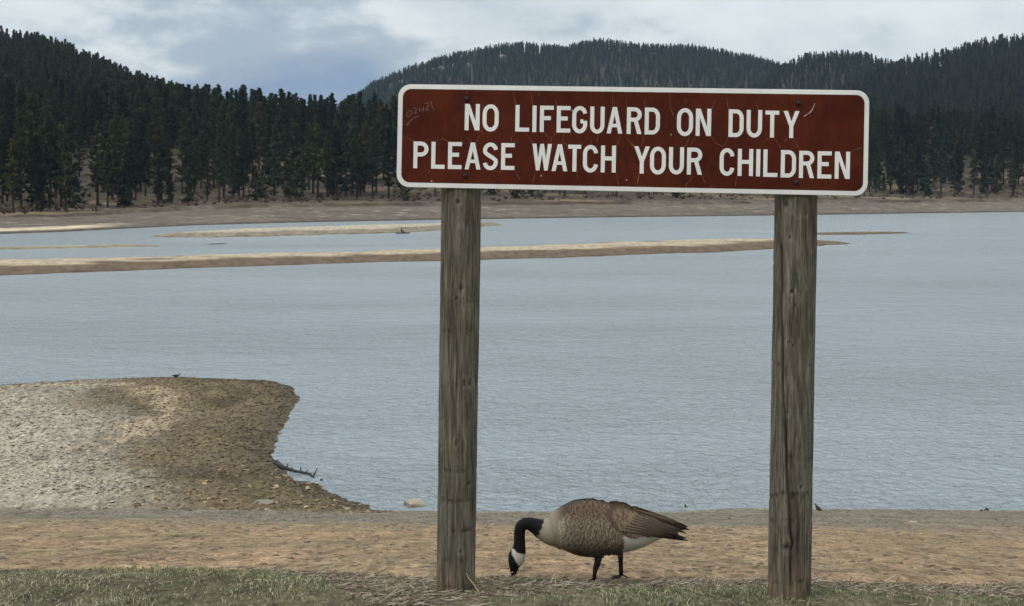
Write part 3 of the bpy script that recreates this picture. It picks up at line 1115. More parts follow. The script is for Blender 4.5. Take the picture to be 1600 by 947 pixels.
mb = MB()
cnt = 0
_g = hit(760 + 850 / 4.4444, 750 + 690 / 4.4444)
goose_x, goose_y = _g.x, _g.y
while cnt < 5600:
    X, Y = rs.uniform(-3.0, 3.0), rs.uniform(3.6, 5.5)
    px_ = 800 + X / Y * FP
    de = edge_y(X) - Y
    bw = np.interp(px_, [0, 300, 480, 700, 760, 820, 1000, 1200, 1400, 1700], [0.05, 0.12, 0.22, 2.0, 0.62, 0.50, 0.36, 0.30, 0.34, 0.40])
    nn = float(fbm(np.array([X * 3]), np.array([Y * 3]), 3)[0])
    pr = float(sstep(bw + 0.06, bw - 0.06, de + 0.12 * nn) * sstep(250, 560, px_ + 60 * nn))
    if de < -0.02 or rs.rand() > max(pr, 0.035):
        continue
    if abs(X - goose_x) < 0.16 and abs(Y - goose_y + 0.06) < 0.12 and rs.rand() < 0.85:
        continue
    cnt += 1
    big_ = rs.rand() < 0.03
    L = rs.uniform(0.05, 0.12) if big_ else rs.uniform(0.012, 0.05)
    a = rs.normal(0, 0.9)
    cur = rs.normal(0, 0.8)
    z0 = gz(X, Y) + rs.uniform(0.001, 0.006)
    pts_ = []
    x_, y_, z_ = X, Y, z0
    rise = rs.normal(0.0, 0.16) + (0.25 if rs.rand() < 0.08 else 0)
    for s_ in range(4):
        pts_.append((x_, y_, max(z_, gz(x_, y_) + 0.001)))
        x_ += math.cos(a) * L / 3
        y_ += math.sin(a) * L / 3
        z_ += rise * L / 3
        a += cur / 3
    g_ = rs.uniform(0.4, 1.05)
    base = [(0.36, 0.30, 0.215), (0.28, 0.23, 0.165), (0.20, 0.145, 0.10), (0.40, 0.345, 0.265), (0.11, 0.078, 0.055)][rs.randint(5)]
    r_ = rs.uniform(0.0009, 0.0022) * (1.3 if big_ else 1)
    mb.tube(pts_, [r_, r_, r_ * .9, r_ * .4], 3, tuple(q * g_ for q in base), False)
tag(link('dry_reed_litter', mb.mesh('dry_reed_litter'), M['straw']), 'matted pale dead stalks strewn along the grass edge', 'dead stalks', kind='stuff')

# a few single pale stalks
def stalk(pixels, Y, rad, label):
    mb = MB()
    pts_ = [at(px, py, Y) for px, py in pixels]
    mb.tube(pts_, [rad * (1 - 0.6 * i / (len(pts_) - 1)) for i in range(len(pts_))], 6, (0.46, 0.38, 0.26))
    return tag(link('dry_stalk', mb.mesh('dry_stalk'), M['straw']), label, 'dead stalk')


stalk([(748, 925), (741, 914), (733, 904), (728, 895)], 4.30, 0.0022, 'pale bent stalk leaning on the foot of the left post')
stalk([(946, 927), (940, 921), (939, 916), (941, 911)], 4.36, 0.0026, 'pale curled stalk in front of the goose')
stalk([(668, 919), (662, 914), (660, 908)], 4.32, 0.0022, 'short pale stalk just left of the left post')

# ------------------------------------------------------------------ the sign
SYL, SYR = 4.37, 4.25     # depth of the panel's left and right edges


def sign_pt(px, py, off=0.0):
    t_ = (px - 622) / (1357 - 622)
    Y = 1.0 / ((1 - t_) / SYL + t_ / SYR)
    p_ = at(px, py, Y)
    return p_ + SN * off


SN = Vector((0, -1, 0))
_a, _b = sign_pt(622, 210), sign_pt(1357, 210)
SN = Vector((_b.y - _a.y, -(_b.x - _a.x), 0)).normalized()
sign_root = empty('warning_sign', hit(975, 928))
tag(sign_root, 'brown lifeguard warning sign with white lettering on two wooden posts', 'sign')
SB = sign_root.location.copy()


def sign_obj(name, vs, fs, mat, parent, smooth=False, col=None):
    me = bpy.data.meshes.new(name)
    me.from_pydata([tuple(Vector(v) - SB) for v in vs], [], fs)
    me.update()
    if smooth:
        me.polygons.foreach_set('use_smooth', np.ones(len(me.polygons), bool))
    if col is not None:
        add_col(me, col)
    return link(name, me, mat, parent)


def rounded(corners, inset, rad, n=9):
    """outline of the panel in photo pixels, inset and with round corners"""
    TLc, TRc, BRc, BLc = [Vector(c_) for c_ in corners]
    cs = [TLc, TRc, BRc, BLc]
    ins = []
    for i, c_ in enumerate(cs):
        a = (cs[i - 1] - c_).normalized()
        b = (cs[(i + 1) % 4] - c_).normalized()
        ins.append((c_ + (a + b) * inset, a, b))
    outl = []
    for c_, a, b in ins:
        o_ = c_ + (a + b) * rad
        for k in range(n):
            q = math.pi / 2 * k / (n - 1)
            outl.append(o_ - b * rad * math.cos(q) - a * rad * math.sin(q))
    return outl


CORN = [(622.6, 131.4), (1358.6, 141.4), (1355.4, 306.4), (619.4, 292.2)]
panel_o = rounded(CORN, 0, 20)
panel_i = rounded(CORN, 7.6, 13)


def plate(outline, o0, o1):
    n = len(outline)
    vs = [sign_pt(q.x, q.y, o1) for q in outline] + [sign_pt(q.x, q.y, o0) for q in outline]
    fs = [tuple(range(n))[::-1], tuple(range(n, 2 * n))]
    fs += [(i, (i + 1) % n, n + (i + 1) % n, n + i) for i in range(n)]
    return vs, fs


panel = sign_obj('panel', *plate(panel_o, -0.003, 0.0), M['sign_white'], sign_root)
panel['label'] = 'brown sign panel with rounded white border'
sign_obj('brown_face', *plate(panel_i, 0.0005, 0.0014), M['sign_brown'], panel)
# border ring standing a hair proud
n = len(panel_o)
ring_o = rounded(CORN, 0.5, 19.5)
vs = [sign_pt(q.x, q.y, 0.0012) for q in ring_o] + [sign_pt(q.x, q.y, 0.0012) for q in rounded(CORN, 7.9, 12.7)]
vs += [sign_pt(q.x, q.y, 0.0002) for q in ring_o] + [sign_pt(q.x, q.y, 0.0018) for q in rounded(CORN, 7.2, 13.4)]
fs = []
for i in range(n):
    j = (i + 1) % n
    fs.append((i, j, 3 * n + j, 3 * n + i))
    fs.append((2 * n + i, 2 * n + j, j, i))
sign_obj('border', vs, fs, M['sign_white'], panel)


# ---- lettering: strokes of even width in a box W x H (pixels), y downwards
def ell(cx, cy, rx, ry, a0, a1, n=12):
    return [(cx + rx * math.cos(R(a0 + (a1 - a0) * k / n)), cy - ry * math.sin(R(a0 + (a1 - a0) * k / n))) for k in range(n + 1)]


def glyph(ch, W, H, s):
    """-> list of (kind, points): 'l' open stroke, 'c' closed stroke, 'p' polygon"""
    h = s / 2
    rx, ry = W / 2 - h, min(H * 0.30, (W / 2 - h) * 1.25)
    V = lambda x, y0=0, y1=H: ('p', [(x - h, y0), (x + h, y0), (x + h, y1), (x - h, y1)])
    Hb = lambda y, x0, x1, q=1.0: ('p', [(x0, y - h * q), (x1, y - h * q), (x1, y + h * q), (x0, y + h * q)])
    if ch == 'N':
        return [V(h), V(W - h), ('p', [(s * .2, 0), (s * 1.15, 0), (W - s * .2, H), (W - s * 1.15, H)])]
    if ch == 'O':
        return [('c', ell(W / 2, h + ry, rx, ry, 0, 180) + ell(W / 2, H - h - ry, rx, ry, 180, 360))]
    if ch == 'L':
        return [V(h), Hb(H - h, s, W)]
    if ch == 'I':
        return [V(W / 2)]
    if ch in 'EF':
        r = [V(h), Hb(h, s, W), Hb(H * .47, s, W * .80)]
        return r + ([Hb(H - h, s, W)] if ch == 'E' else [])
    if ch == 'G':
        return [('l', ell(W / 2, h + ry, rx, ry, 12, 180) + ell(W / 2, H - h - ry, rx, ry, 180, 360) + [(W - h, H * .54)]), Hb(H * .56, W * .55, W - s)]
    if ch == 'C':
        return [('l', ell(W / 2, h + ry, rx, ry, 5, 180) + ell(W / 2, H - h - ry, rx, ry, 180, 355))]
    if ch == 'U':
        return [('l', [(h, 0)] + ell(W / 2, H - h - ry, rx, ry, 180, 360) + [(W - h, 0)])]
    if ch == 'A':
        return [('p', [(W / 2 - s * .52, 0), (W / 2 + s * .40, 0), (s * 1.02, H), (0, H)]), ('p', [(W / 2 - s * .40, 0), (W / 2 + s * .52, 0), (W, H), (W - s * 1.02, H)]),
                Hb(H * .70, W * .25, W * .75, .85)]
    if ch == 'D':
        r = min(W - s, ry * 1.5)
        return [V(h), ('l', [(s, h), (W - h - rx, h)] + ell(W - h - rx, h + ry, rx, ry, 90, 0) + ell(W - h - rx, H - h - ry, rx, ry, 0, -90) + [(s, H - h)])]
    if ch in 'PR':
        q = H * (.56 if ch == 'P' else .54)
        r2 = (q - s) / 2
        rr = min(rx * 1.05, r2 * 1.0)
        st = [V(h), ('l', [(s, h), (W - h - rr, h)] + ell(W - h - rr, h + r2, rr, r2, 90, -90) + [(s, q - h)])]
        if ch == 'R':
            st.append(('p', [(W * .46, q - h * .6), (W * .46 + s * 1.05, q - h * .6), (W, H), (W - s * 1.08, H)]))
        return st
    if ch == 'T':
        return [Hb(h, 0, W), V(W / 2, s)]
    if ch == 'Y':
        return [('p', [(0, 0), (s * 1.08, 0), (W / 2 + s * .45, H * .57), (W / 2 - s * .5, H * .57)]), ('p', [(W - s * 1.08, 0), (W, 0), (W / 2 + s * .5, H * .57), (W / 2 - s * .45, H * .57)]), V(W / 2, H * .555)]
    if ch == 'H':
        return [V(h), V(W - h), Hb(H * .48, s, W - s)]
    if ch == 'W':
        return [('p', [(0, 0), (s, 0), (W * .29 + s * .42, H), (W * .29 - s * .42, H)]), ('p', [(W / 2 - s * .45, 0), (W / 2 + s * .40, 0), (W * .29 + s * .42, H), (W * .29 - s * .42, H)]),
                ('p', [(W / 2 - s * .40, 0), (W / 2 + s * .45, 0), (W * .71 + s * .42, H), (W * .71 - s * .42, H)]), ('p', [(W - s, 0), (W, 0), (W * .71 + s * .42, H), (W * .71 - s * .42, H)])]
    if ch == 'S':
        r1 = (H / 2 - h) / 2 + .2
        top = ell(W / 2, h + r1, rx, r1, 8, 200, 14)
        bot = ell(W / 2, H - h - r1, rx, r1, 20, -172, 14)
        return [('l', top + [(W * .36, H * .455), (W * .64, H * .545)] + bot)]
    return []


def stroke_strip(pts, s, closed):
    P = [Vector(q) for q in pts]
    # drop repeats
    Q = [P[0]]
    for q in P[1:]:
        if (q - Q[-1]).length > 0.05:
            Q.append(q)
    if closed and (Q[0] - Q[-1]).length < 0.05:
        Q.pop()
    n = len(Q)
    L_, R_ = [], []
    for i in range(n):
        a = Q[i] - Q[i - 1] if (i > 0 or closed) else Q[1] - Q[0]
        b = Q[(i + 1) % n] - Q[i] if (i < n - 1 or closed) else Q[-1] - Q[-2]
        t_ = (a.normalized() + b.normalized()).normalized()
        nn = Vector((-t_.y, t_.x))
        L_.append(Q[i] + nn * s / 2)
        R_.append(Q[i] - nn * s / 2)
    quads = []
    for i in range(n if closed else n - 1):
        j = (i + 1) % n
        quads.append([L_[i], R_[i], R_[j], L_[j]])
    return quads


def zz1(a):
    return 600 + a[0] / 4, 600 + a[1] / 4, 120 + a[2] / 4, 120 + a[3] / 4


def zz2(a):
    return 980 + a[0] / 4, 980 + a[1] / 4, 120 + a[2] / 4, 120 + a[3] / 4


LET = [(c_, zz1(b_)) for c_, b_ in [
    ('N', (507, 600, 170, 335)), ('O', (618, 719, 172, 343)), ('L', (823, 910, 177, 343)), ('I', (929, 955, 180, 346)), ('F', (976, 1062, 181, 346)),
    ('E', (1081, 1167, 183, 349)), ('G', (1178, 1272, 183, 354)), ('U', (1290, 1380, 187, 356)), ('A', (1394, 1492, 189, 355)), ('R', (1519, 1612, 191, 358)),
    ('P', (186, 280, 405, 572)), ('L', (298, 382, 407, 575)), ('E', (402, 488, 408, 577)), ('A', (507, 606, 411, 579)), ('S', (620, 714, 411, 584)),
    ('E', (734, 818, 415, 582)), ('W', (928, 1050, 419, 586)), ('A', (1050, 1149, 422, 590)), ('T', (1152, 1233, 425, 593)), ('C', (1245, 1339, 426, 599)), ('H', (1357, 1451, 430, 598))]]
LET += [(c_, zz2(b_)) for c_, b_ in [
    ('D', (111, 206, 193, 361)), ('O', (312, 413, 196, 371)), ('N', (430, 526, 200, 370)), ('D', (635, 729, 204, 377)), ('U', (747, 844, 208, 380)), ('T', (864, 950, 212, 380)), ('Y', (977, 1077, 214, 383)),
    ('Y', (44, 142, 435, 605)), ('O', (144, 243, 437, 611)), ('U', (262, 356, 440, 611)), ('R', (375, 470, 443, 612)), ('C', (579, 671, 446, 619)), ('H', (692, 788, 451, 620)),
    ('I', (806, 834, 453, 623)), ('L', (852, 941, 455, 626)), ('D', (961, 1056, 459, 630)), ('R', (1075, 1170, 463, 633)), ('E', (1190, 1278, 466, 636)), ('N', (1298, 1393, 468, 638))]]
SLOPE, LEAN = 0.0165, -0.018
for ch, (x0, x1, y0, y1) in LET:
    W_, H_ = x1 - x0, (y1 - y0)
    vs, fs = [], []
    k_ = 0
    for kind, pts_ in glyph(ch, W_, H_, 6.3):
        polys = [pts_] if kind == 'p' else stroke_strip(pts_, 6.3, kind == 'c')
        for poly in polys:
            b_ = len(vs)
            for q in poly:
                gx_, gy_ = q[0], q[1]
                vs.append(sign_pt(x0 + gx_ + LEAN * gy_, y0 + SLOPE * (gx_ - W_ / 2) + gy_, 0.0022 + 0.00008 * k_))
            fs.append(tuple(range(b_, len(vs))))
        k_ += 1
    sign_obj('letter', vs, fs, M['sign_white'], panel)

# cracks in the brown sheeting
Z1 = lambda L_: [[(600 + x / 4, 120 + y / 4) for x, y in l_] for l_ in L_]
Z2 = lambda L_: [[(980 + x / 4, 120 + y / 4) for x, y in l_] for l_ in L_]
cracks = Z1([[(520, 85), (522, 108)], [(808, 92), (815, 140), (828, 175)], [(918, 105), (930, 180)], [(1067, 130), (1080, 178)], [(1425, 102), (1432, 187)], [(1512, 145), (1520, 185)],
             [(600, 338), (620, 360)], [(820, 346), (800, 375), (795, 402)], [(890, 360), (928, 417)], [(1000, 346), (1030, 385)], [(1045, 375), (1040, 412)], [(1045, 380), (1080, 350)],
             [(1125, 355), (1120, 410), (1150, 430)], [(1335, 358), (1332, 405)], [(1295, 395), (1297, 417)], [(1478, 365), (1455, 430)], [(1515, 380), (1565, 437)], [(125, 372), (187, 402)],
             [(275, 393), (300, 407)], [(330, 402), (370, 385), (403, 405)], [(520, 380), (548, 412)], [(598, 365), (575, 412)], [(840, 385), (815, 417)], [(290, 578), (278, 602)],
             [(735, 580), (722, 602)], [(815, 583), (848, 642)], [(945, 590), (930, 662)], [(1205, 593), (1212, 627)], [(1450, 600), (1467, 677)], [(1592, 605), (1580, 682)], [(1160, 346), (1168, 368)], [(965, 92), (968, 120)]])
cracks += Z2([[(103, 135), (113, 192)], [(265, 107), (270, 200), (290, 245)], [(365, 135), (368, 162)], [(548, 145), (530, 202)], [(617, 128), (633, 207)], [(805, 170), (820, 212)], [(962, 203), (977, 225)],
              [(0, 385), (40, 437)], [(105, 362), (90, 432)], [(385, 375), (365, 437)], [(425, 373), (400, 425)], [(525, 373), (550, 410), (600, 437)], [(628, 378), (610, 432)], [(920, 382), (960, 447)],
              [(885, 383), (868, 392)], [(1038, 385), (1070, 449)], [(1003, 388), (980, 402)], [(1395, 473), (1425, 455), (1460, 445)], [(78, 602), (60, 682)], [(403, 612), (395, 650), (370, 665), (368, 692)],
              [(465, 612), (487, 667)], [(683, 620), (675, 682)], [(525, 675), (530, 697)]])


def line_mesh(lines, width, off, name, mat, taper=True):
    vs, fs = [], []
    g = np.random.RandomState(3)
    for l_ in lines:
        P = []
        for i in range(len(l_) - 1):
            for s_ in range(4):
                u = s_ / 4
                j = g.normal(0, 0.35) if (s_ and taper) else 0
                P.append((l_[i][0] * (1 - u) + l_[i + 1][0] * u + j, l_[i][1] * (1 - u) + l_[i + 1][1] * u))
        P.append(l_[-1])
        n_ = len(P)
        for i in range(n_ - 1):
            a, b = Vector(P[i]), Vector(P[i + 1])
            d_ = (b - a)
            if d_.length < 1e-6:
                continue
            d_.normalize()
            nn = Vector((-d_.y, d_.x))
            wa = width * ((0.35 + 0.65 * (i + .5) / n_) if taper else 1) / 2
            b_ = len(vs)
            for q in (a - nn * wa, a + nn * wa, b + nn * wa, b - nn * wa):
                vs.append(sign_pt(q.x, q.y, off))
            fs.append((b_, b_ + 1, b_ + 2, b_ + 3))
    return sign_obj(name, vs, fs, mat, panel)


for cr in cracks:
    line_mesh([cr], 0.85, 0.0018, 'crack', M['sign_crack'])
S8 = lambda L_: [[(620 + x / 11.84, 140 + y / 11.84) for x, y in l_] for l_ in L_]
line_mesh(S8([[(175, 470), (200, 420), (255, 380), (285, 410), (260, 470), (215, 515), (180, 495), (175, 470)], [(310, 355), (345, 340), (365, 370), (340, 420), (330, 445), (375, 430)],
              [(420, 330), (430, 415)], [(455, 370), (465, 405), (490, 385), (490, 310), (505, 380)], [(525, 265), (570, 240), (590, 280), (545, 385), (600, 370)], [(620, 225), (650, 240), (640, 290), (690, 350), (670, 390)],
              [(170, 655), (240, 590), (330, 520), (415, 480)], [(230, 610), (215, 640), (175, 665)]]), 1.1, 0.0019, 'scratched_writing', M['scratch'], False)
cres = [(1170, 165), (1166, 185), (1155, 208), (1137, 228), (1105, 247)]
line_mesh(Z2([cres[:4]]) + Z2([cres[3:]]), 2.3, 0.0019, 'white_scuff', M['scuff'])
# tiny pale chips
chips = [(600 + 983 / 4, 120 + 618 / 4), (600 + 1515 / 4, 120 + 646 / 4), (980 + 272 / 4, 120 + 362 / 4), (600 + 1175 / 4, 120 + 212 / 4), (600 + 298 / 4, 120 + 652 / 4)]
line_mesh([[(x, y - 1.2), (x + .4, y + 1.2)] for x, y in chips], 2.0, 0.0019, 'paint_chips', M['scuff'], False)

for bx, by in [(600 + 517 / 4, 120 + 138 / 4), (600 + 508 / 4, 120 + 618 / 4), (980 + 1072 / 4, 120 + 165 / 4), (980 + 1058 / 4, 120 + 660 / 4)]:
    vs, fs = [], []
    for k_, (rad, off, nn) in enumerate([(5.2, 0.0016, 16), (5.2, 0.0034, 16), (3.6, 0.0034, 16), (3.2, 0.0085, 16), (1.8, 0.0105, 16)]):
        for i in range(16):
            q = 2 * math.pi * i / 16
            vs.append(sign_pt(bx + rad * math.cos(q), by + rad * math.sin(q), off))
    for k_ in range(4):
        for i in range(16):
            j = (i + 1) % 16
            fs.append((k_ * 16 + i, k_ * 16 + j, k_ * 16 + 16 + j, k_ * 16 + 16 + i))
    fs.append(tuple(range(64, 80)))
    sign_obj('bolt', vs, fs, M['bolt'], panel)


def make_post(top, bot, dents, crack, ringmarks, seed, label):
    """top/bot = (left px, right px, py); dents = [(px,py,r px)], crack = [(px,py)..]"""
    (tl, tr, ty), (bl, br, by) = top, bot
    NS, NR = 128, 180
    cpx = (tl + tr) / 2
    t_ = (cpx - 622) / (1357 - 622)
    Yp = 1.0 / ((1 - t_) / SYL + t_ / SYR)
    rt, rb = (tr - tl) / 2 / FP * (Yp + .07), (br - bl) / 2 / FP * (Yp + .07)
    Yc_ = Yp + 0.0045 + rt
    ctop, cbot = at((tl + tr) / 2, ty, Yc_), at((bl + br) / 2, by, Yc_)
    ext = (cbot - ctop) * 0.22
    zt = at(cpx, 140 if cpx < 900 else 147, Yc_)
    A, B_ = ctop + (ctop - cbot).normalized() * (zt.z - ctop.z), cbot + ext
    vv, hh_ = np.meshgrid(np.linspace(0, 1, NR), np.linspace(0, 2 * math.pi, NS, endpoint=False), indexing='ij')
    A_, Bn = np.array(A), np.array(B_)
    C0 = A_ + (Bn - A_) * vv[..., None]
    tt = np.clip((C0[..., 2] - cbot.z) / (ctop.z - cbot.z), -0.3, 1.2)
    rad = rb + (rt - rb) * tt
    g = seed * 13.0
    rad = rad * (1 + 0.022 * fbm(hh_ * 1.2 + g, vv * 7 + g, 3) + 0.014 * fbm(hh_ * 6 + g, vv * 24, 3) + 0.008 * fbm(hh_ * 22 + g, vv * 12, 2))
    X_ = C0[..., 0] + rad * np.sin(hh_)
    Y_ = C0[..., 1] - rad * np.cos(hh_)
    Z_ = C0[..., 2]
    px_ = 800 + X_ / Y_ * FP
    py_ = HP + (CH - Z_) / Y_ * FP
    front = np.cos(hh_) > -0.1
    col = np.ones(px_.shape)
    dr = np.zeros(px_.shape)
    for dx_, dy_, r_ in dents:
        q = np.hypot((px_ - dx_), (py_ - dy_) * .9) / r_
        wgt = np.exp(-q ** 2 * 1.4) * front
        dr -= wgt * 0.006 * min(1, r_ / 3)
        col *= 1 - 0.85 * wgt
        col *= 1 + 0.35 * np.exp(-(q - 2) ** 2 * 2) * front
    if crack:
        cy = [q[1] for q in crack]
        cx = [q[0] for q in crack]
        q = np.abs(px_ - np.interp(py_, cy, cx)) / 1.5
        on = sstep(cy[0] - 8, cy[0] + 25, py_) * sstep(cy[-1] + 4, cy[-1] - 25, py_)
        wgt = np.exp(-q ** 2) * on * front
        dr -= 0.010 * wgt
        col *= 1 - 0.9 * wgt
    for ry_, wd_, st in ringmarks:
        u = np.exp(-((py_ - ry_ - 3.5 * fbm(hh_ * 2.5 + g, vv * 0 + ry_, 2)) / wd_) ** 2)
        u = u * sstep(-0.35, 0.25, fbm(hh_ * 3.2 + ry_, vv * 0 + 2 + g, 3))
        dr -= 0.0022 * u
        col *= 1 - st * u
    # darker column of stain on one side, paler foot
    X_ = X_ + dr * np.sin(hh_)
    Y_ = Y_ - dr * np.cos(hh_)
    colr = np.stack([col] * 3, -1)
    foot = sstep(860, 925, py_)[..., None]
    colr = colr * (1 + foot * np.array([0.5, 0.25, 0.05]) * (0.5 + 0.6 * fbm(hh_ * 3 + g, vv * 40, 3))[..., None])
    V_ = np.stack([X_, Y_, Z_], -1).reshape(-1, 3) - np.array(SB)
    i = np.arange(NR - 1)[:, None] * NS
    j = np.arange(NS)[None]
    F_ = np.stack([i + j, i + NS + j, i + NS + (j + 1) % NS, i + (j + 1) % NS], -1).reshape(-1, 4)[:, ::-1]
    me = np_mesh('post', V_, F_, np.clip(colr, 0.03, 1.6).reshape(-1, 3), True)
    o = link('post', me, M['post'], sign_root)
    o['label'] = label
    # cap so that the top is closed
    mbc = MB()
    ringp = V_.reshape(NR, NS, 3)[0]
    mbc.add([tuple(q) for q in ringp], [tuple(range(NS))[::-1]], (0.8, 0.8, 0.8))
    link('end_grain', mbc.mesh('end_grain'), M['post'], o)
    return o


p2 = lambda x, y: (640 + x / 2.787, 280 + y / 2.787)
q2 = lambda x, y: (640 + x / 2.731, 600 + y / 2.731)
r2 = lambda x, y: (1160 + x / 2.869, 290 + y / 2.869)
s2 = lambda x, y: (1160 + x / 2.731, 600 + y / 2.731)
make_post((689.5, 752, 297), (682, 742, 920),
          [(*p2(210, 97), 3.2), (*p2(225, 205), 2.0), (*p2(224, 470), 3.6), (*p2(222, 492), 2), (*p2(205, 515), 2.5), (*p2(262, 885), 3), (*p2(240, 885), 3.5), (*q2(138, 145), 2.6), (*q2(200, 252), 3.0),
           (*q2(134, 268), 2.0), (*q2(252, 425), 2.6), (*q2(218, 715), 2.6), (*q2(155, 520), 2)], None,
          [(517, 1.6, .45), (470, 1.4, .35), (782, 1.5, .45), (828, 1.6, .5), (875, 1.5, .4), (600, 1.5, .4), (650, 1.2, .3), (735, 1.3, .35), (918, 4, .45)], 1, 'thinner round post with dark stains, nearer the goose head')
make_post((1211, 1276.5, 307), (1200, 1266, 936),
          [(*r2(222, 473), 3.0), (*r2(275, 453), 2.2), (*r2(238, 537), 1.6), (*r2(210, 704), 2.8), (*r2(225, 716), 2), (*r2(195, 85), 3.4), (*r2(220, 118), 2), (*r2(247, 133), 2), (*r2(285, 130), 2),
           (*r2(313, 672), 2), (*r2(212, 235), 2.2), (*s2(190, 118), 2.8), (*s2(188, 692), 5.0), (*s2(250, 440), 2.2)],
          [r2(172, 240), r2(176, 420), r2(172, 560), r2(178, 680), r2(178, 947), s2(168, 5), s2(176, 110), s2(186, 200), s2(188, 380), s2(196, 490), s2(203, 620), s2(216, 690), s2(205, 705), s2(203, 905)],
          [(774, 2.2, .65), (770, 1.2, .5), (716, 1.8, .5), (728, 1.2, .3), (814, 1.3, .4), (856, 1.5, .5), (910, 1.4, .4), (365, 1.3, .4), (412, 1.2, .3), (568, 1.5, .4)], 2, 'thicker round post with a long vertical crack')

# ------------------------------------------------------------------ goose
GK = 4.85 / FP / 4.4444           # metres per zoomed photo pixel at the goose
gfoot = hit(760 + 850 / 4.4444, 750 + 690 / 4.4444)
GK = gfoot.y / FP / 4.4444
goose = empty('goose', (at(760 + 850 / 4.4444, 905, gfoot.y).x, gfoot.y, gz(gfoot.x, gfoot.y)))
tag(goose, 'brown Canada goose with black neck grazing between the two sign posts', 'goose')


def gl(zx, zy, lat=0.0):
    return Vector(((zx - 850) * GK, lat * GK, (690 - zy) * GK))


BODY = [  # cx, cy, half height, half width, tangent
    (1330, 362, 14, 18, None), (1270, 356, 34, 42, None), (1170, 342, 84, 86, None), (1050, 346, 132, 128, None), (950, 346, 158, 150, None),
    (850, 338, 182, 166, None), (720, 332, 203, 180, None), (600, 330, 186, 174, None), (510, 338, 146, 152, None), (440, 348, 106, 118, None),
    (385, 338, 76, 84, None), (345, 320, 58, 60, None), (305, 304, 47, 46, None), (268, 303, 43, 42, None), (243, 320, 42, 41, None), (232, 352, 41, 40, None),
    (230, 400, 40, 38, None), (230, 450, 43, 40, None), (224, 490, 52, 44, None), (211, 530, 60, 46, None), (200, 565, 52, 42, None), (193, 598, 38, 33, None),
    (190, 622, 29, 25, None), (187, 645, 22, 20, None), (185, 660, 14, 14, None), (184, 666, 4, 5, None)]


def catmull(P, per):
    P = np.array(P, float)
    n = len(P)
    res = []
    for i in range(n - 1):
        p0, p1, p2_, p3 = P[max(i - 1, 0)], P[i], P[i + 1], P[min(i + 2, n - 1)]
        for k in range(per):
            t = k / per
            res.append(0.5 * (2 * p1 + (p2_ - p0) * t + (2 * p0 - 5 * p1 + 4 * p2_ - p3) * t * t + (3 * p1 - p0 - 3 * p2_ + p3) * t ** 3))
    res.append(P[-1])
    return np.array(res)


TILT = 0.30
bs = catmull([(b_[0], b_[1], math.sqrt(max(b_[2] ** 2 - (TILT * b_[3]) ** 2, b_[2] ** 2 * 0.8)), b_[3]) for b_ in BODY], 7)
NB = 56
tan = np.gradient(bs[:, :2], axis=0)
tan /= np.linalg.norm(tan, axis=1)[:, None] + 1e-9
ang = np.linspace(0, 2 * math.pi, NB, endpoint=False)
# section axis in the picture plane, perpendicular to the spine
nx, ny = -tan[:, 1], tan[:, 0]
SXa = bs[:, 0, None] + nx[:, None] * bs[:, 2, None] * np.cos(ang)[None]
SYa = bs[:, 1, None] + ny[:, None] * bs[:, 2, None] * np.cos(ang)[None]
SLa = bs[:, 3, None] * np.sin(ang)[None] * np.ones_like(SXa)
Vg = np.stack([(SXa - 850) * GK, SLa * GK, (690 - SYa) * GK], -1)

BLACK, WHITE = np.array([0.007, 0.007, 0.008]), np.array([0.50, 0.46, 0.40])
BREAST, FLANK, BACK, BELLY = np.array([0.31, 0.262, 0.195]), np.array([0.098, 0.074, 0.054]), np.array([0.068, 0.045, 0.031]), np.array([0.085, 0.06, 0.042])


def inpoly(x, y, poly):
    return poly_dist(x, y, poly) > 0


SYb, SYa = SYa, SYa + TILT * np.abs(SLa)
si = np.arange(len(bs))[:, None] / 7 * np.ones_like(SXa)        # section coordinate
fx = SXa[..., None]
c = BREAST + (FLANK - BREAST) * sstep(400, 640, fx)
c = c + (BACK - c) * (sstep(330, 220, SYa) * sstep(450, 560, SXa))[..., None]
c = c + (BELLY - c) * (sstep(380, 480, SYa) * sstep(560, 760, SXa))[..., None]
vent = sstep(-6, 6, poly_dist(SXa, SYa, [(930, 385), (1400, 380), (1330, 430), (1100, 470), (960, 560), (905, 560), (912, 470)]))
c = c + (WHITE * 0.92 - c) * vent[..., None]
neck = sstep(10.15, 10.4, si + 0.10 * np.sin(ang * 9)[None])
c = c + (BLACK - c) * neck[..., None]
chin = sstep(-3, 3, poly_dist(SXa, SYa, [(175, 474), (190, 476), (212, 503), (276, 517), (290, 530), (268, 556), (228, 598), (206, 566), (178, 515)])) * (si > 15)
c = c + (WHITE - c) * chin[..., None]
i = np.arange(len(bs) - 1)[:, None] * NB
j = np.arange(NB)[None]
Fg = np.stack([i + j, i + NB + j, i + NB + (j + 1) % NB, i + (j + 1) % NB], -1).reshape(-1, 4)
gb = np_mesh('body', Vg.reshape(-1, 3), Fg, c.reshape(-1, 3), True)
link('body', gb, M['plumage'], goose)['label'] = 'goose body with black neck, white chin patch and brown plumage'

# sides of the trunk as a function of (zx, zy)
tr_n = 9 * 7 + 1
Tcx, Tcy, Th, Tw = bs[:tr_n, 0][::-1], bs[:tr_n, 1][::-1], bs[:tr_n, 2][::-1], bs[:tr_n, 3][::-1]


def side(zx, zy, pad=0.0):
    cy, h, w_ = np.interp(zx, Tcx, Tcy), np.interp(zx, Tcx, Th), np.interp(zx, Tcx, Tw)
    q = (zy - cy) / (h + 4)
    return w_ * math.sqrt(max(0.02, 1 - q * q)) + pad


def lift(zx, zy):
    """picture height -> height on the body's side"""
    y3 = zy
    for _ in range(5):
        y3 = zy - TILT * side(min(zx, 1325), y3)
    return y3


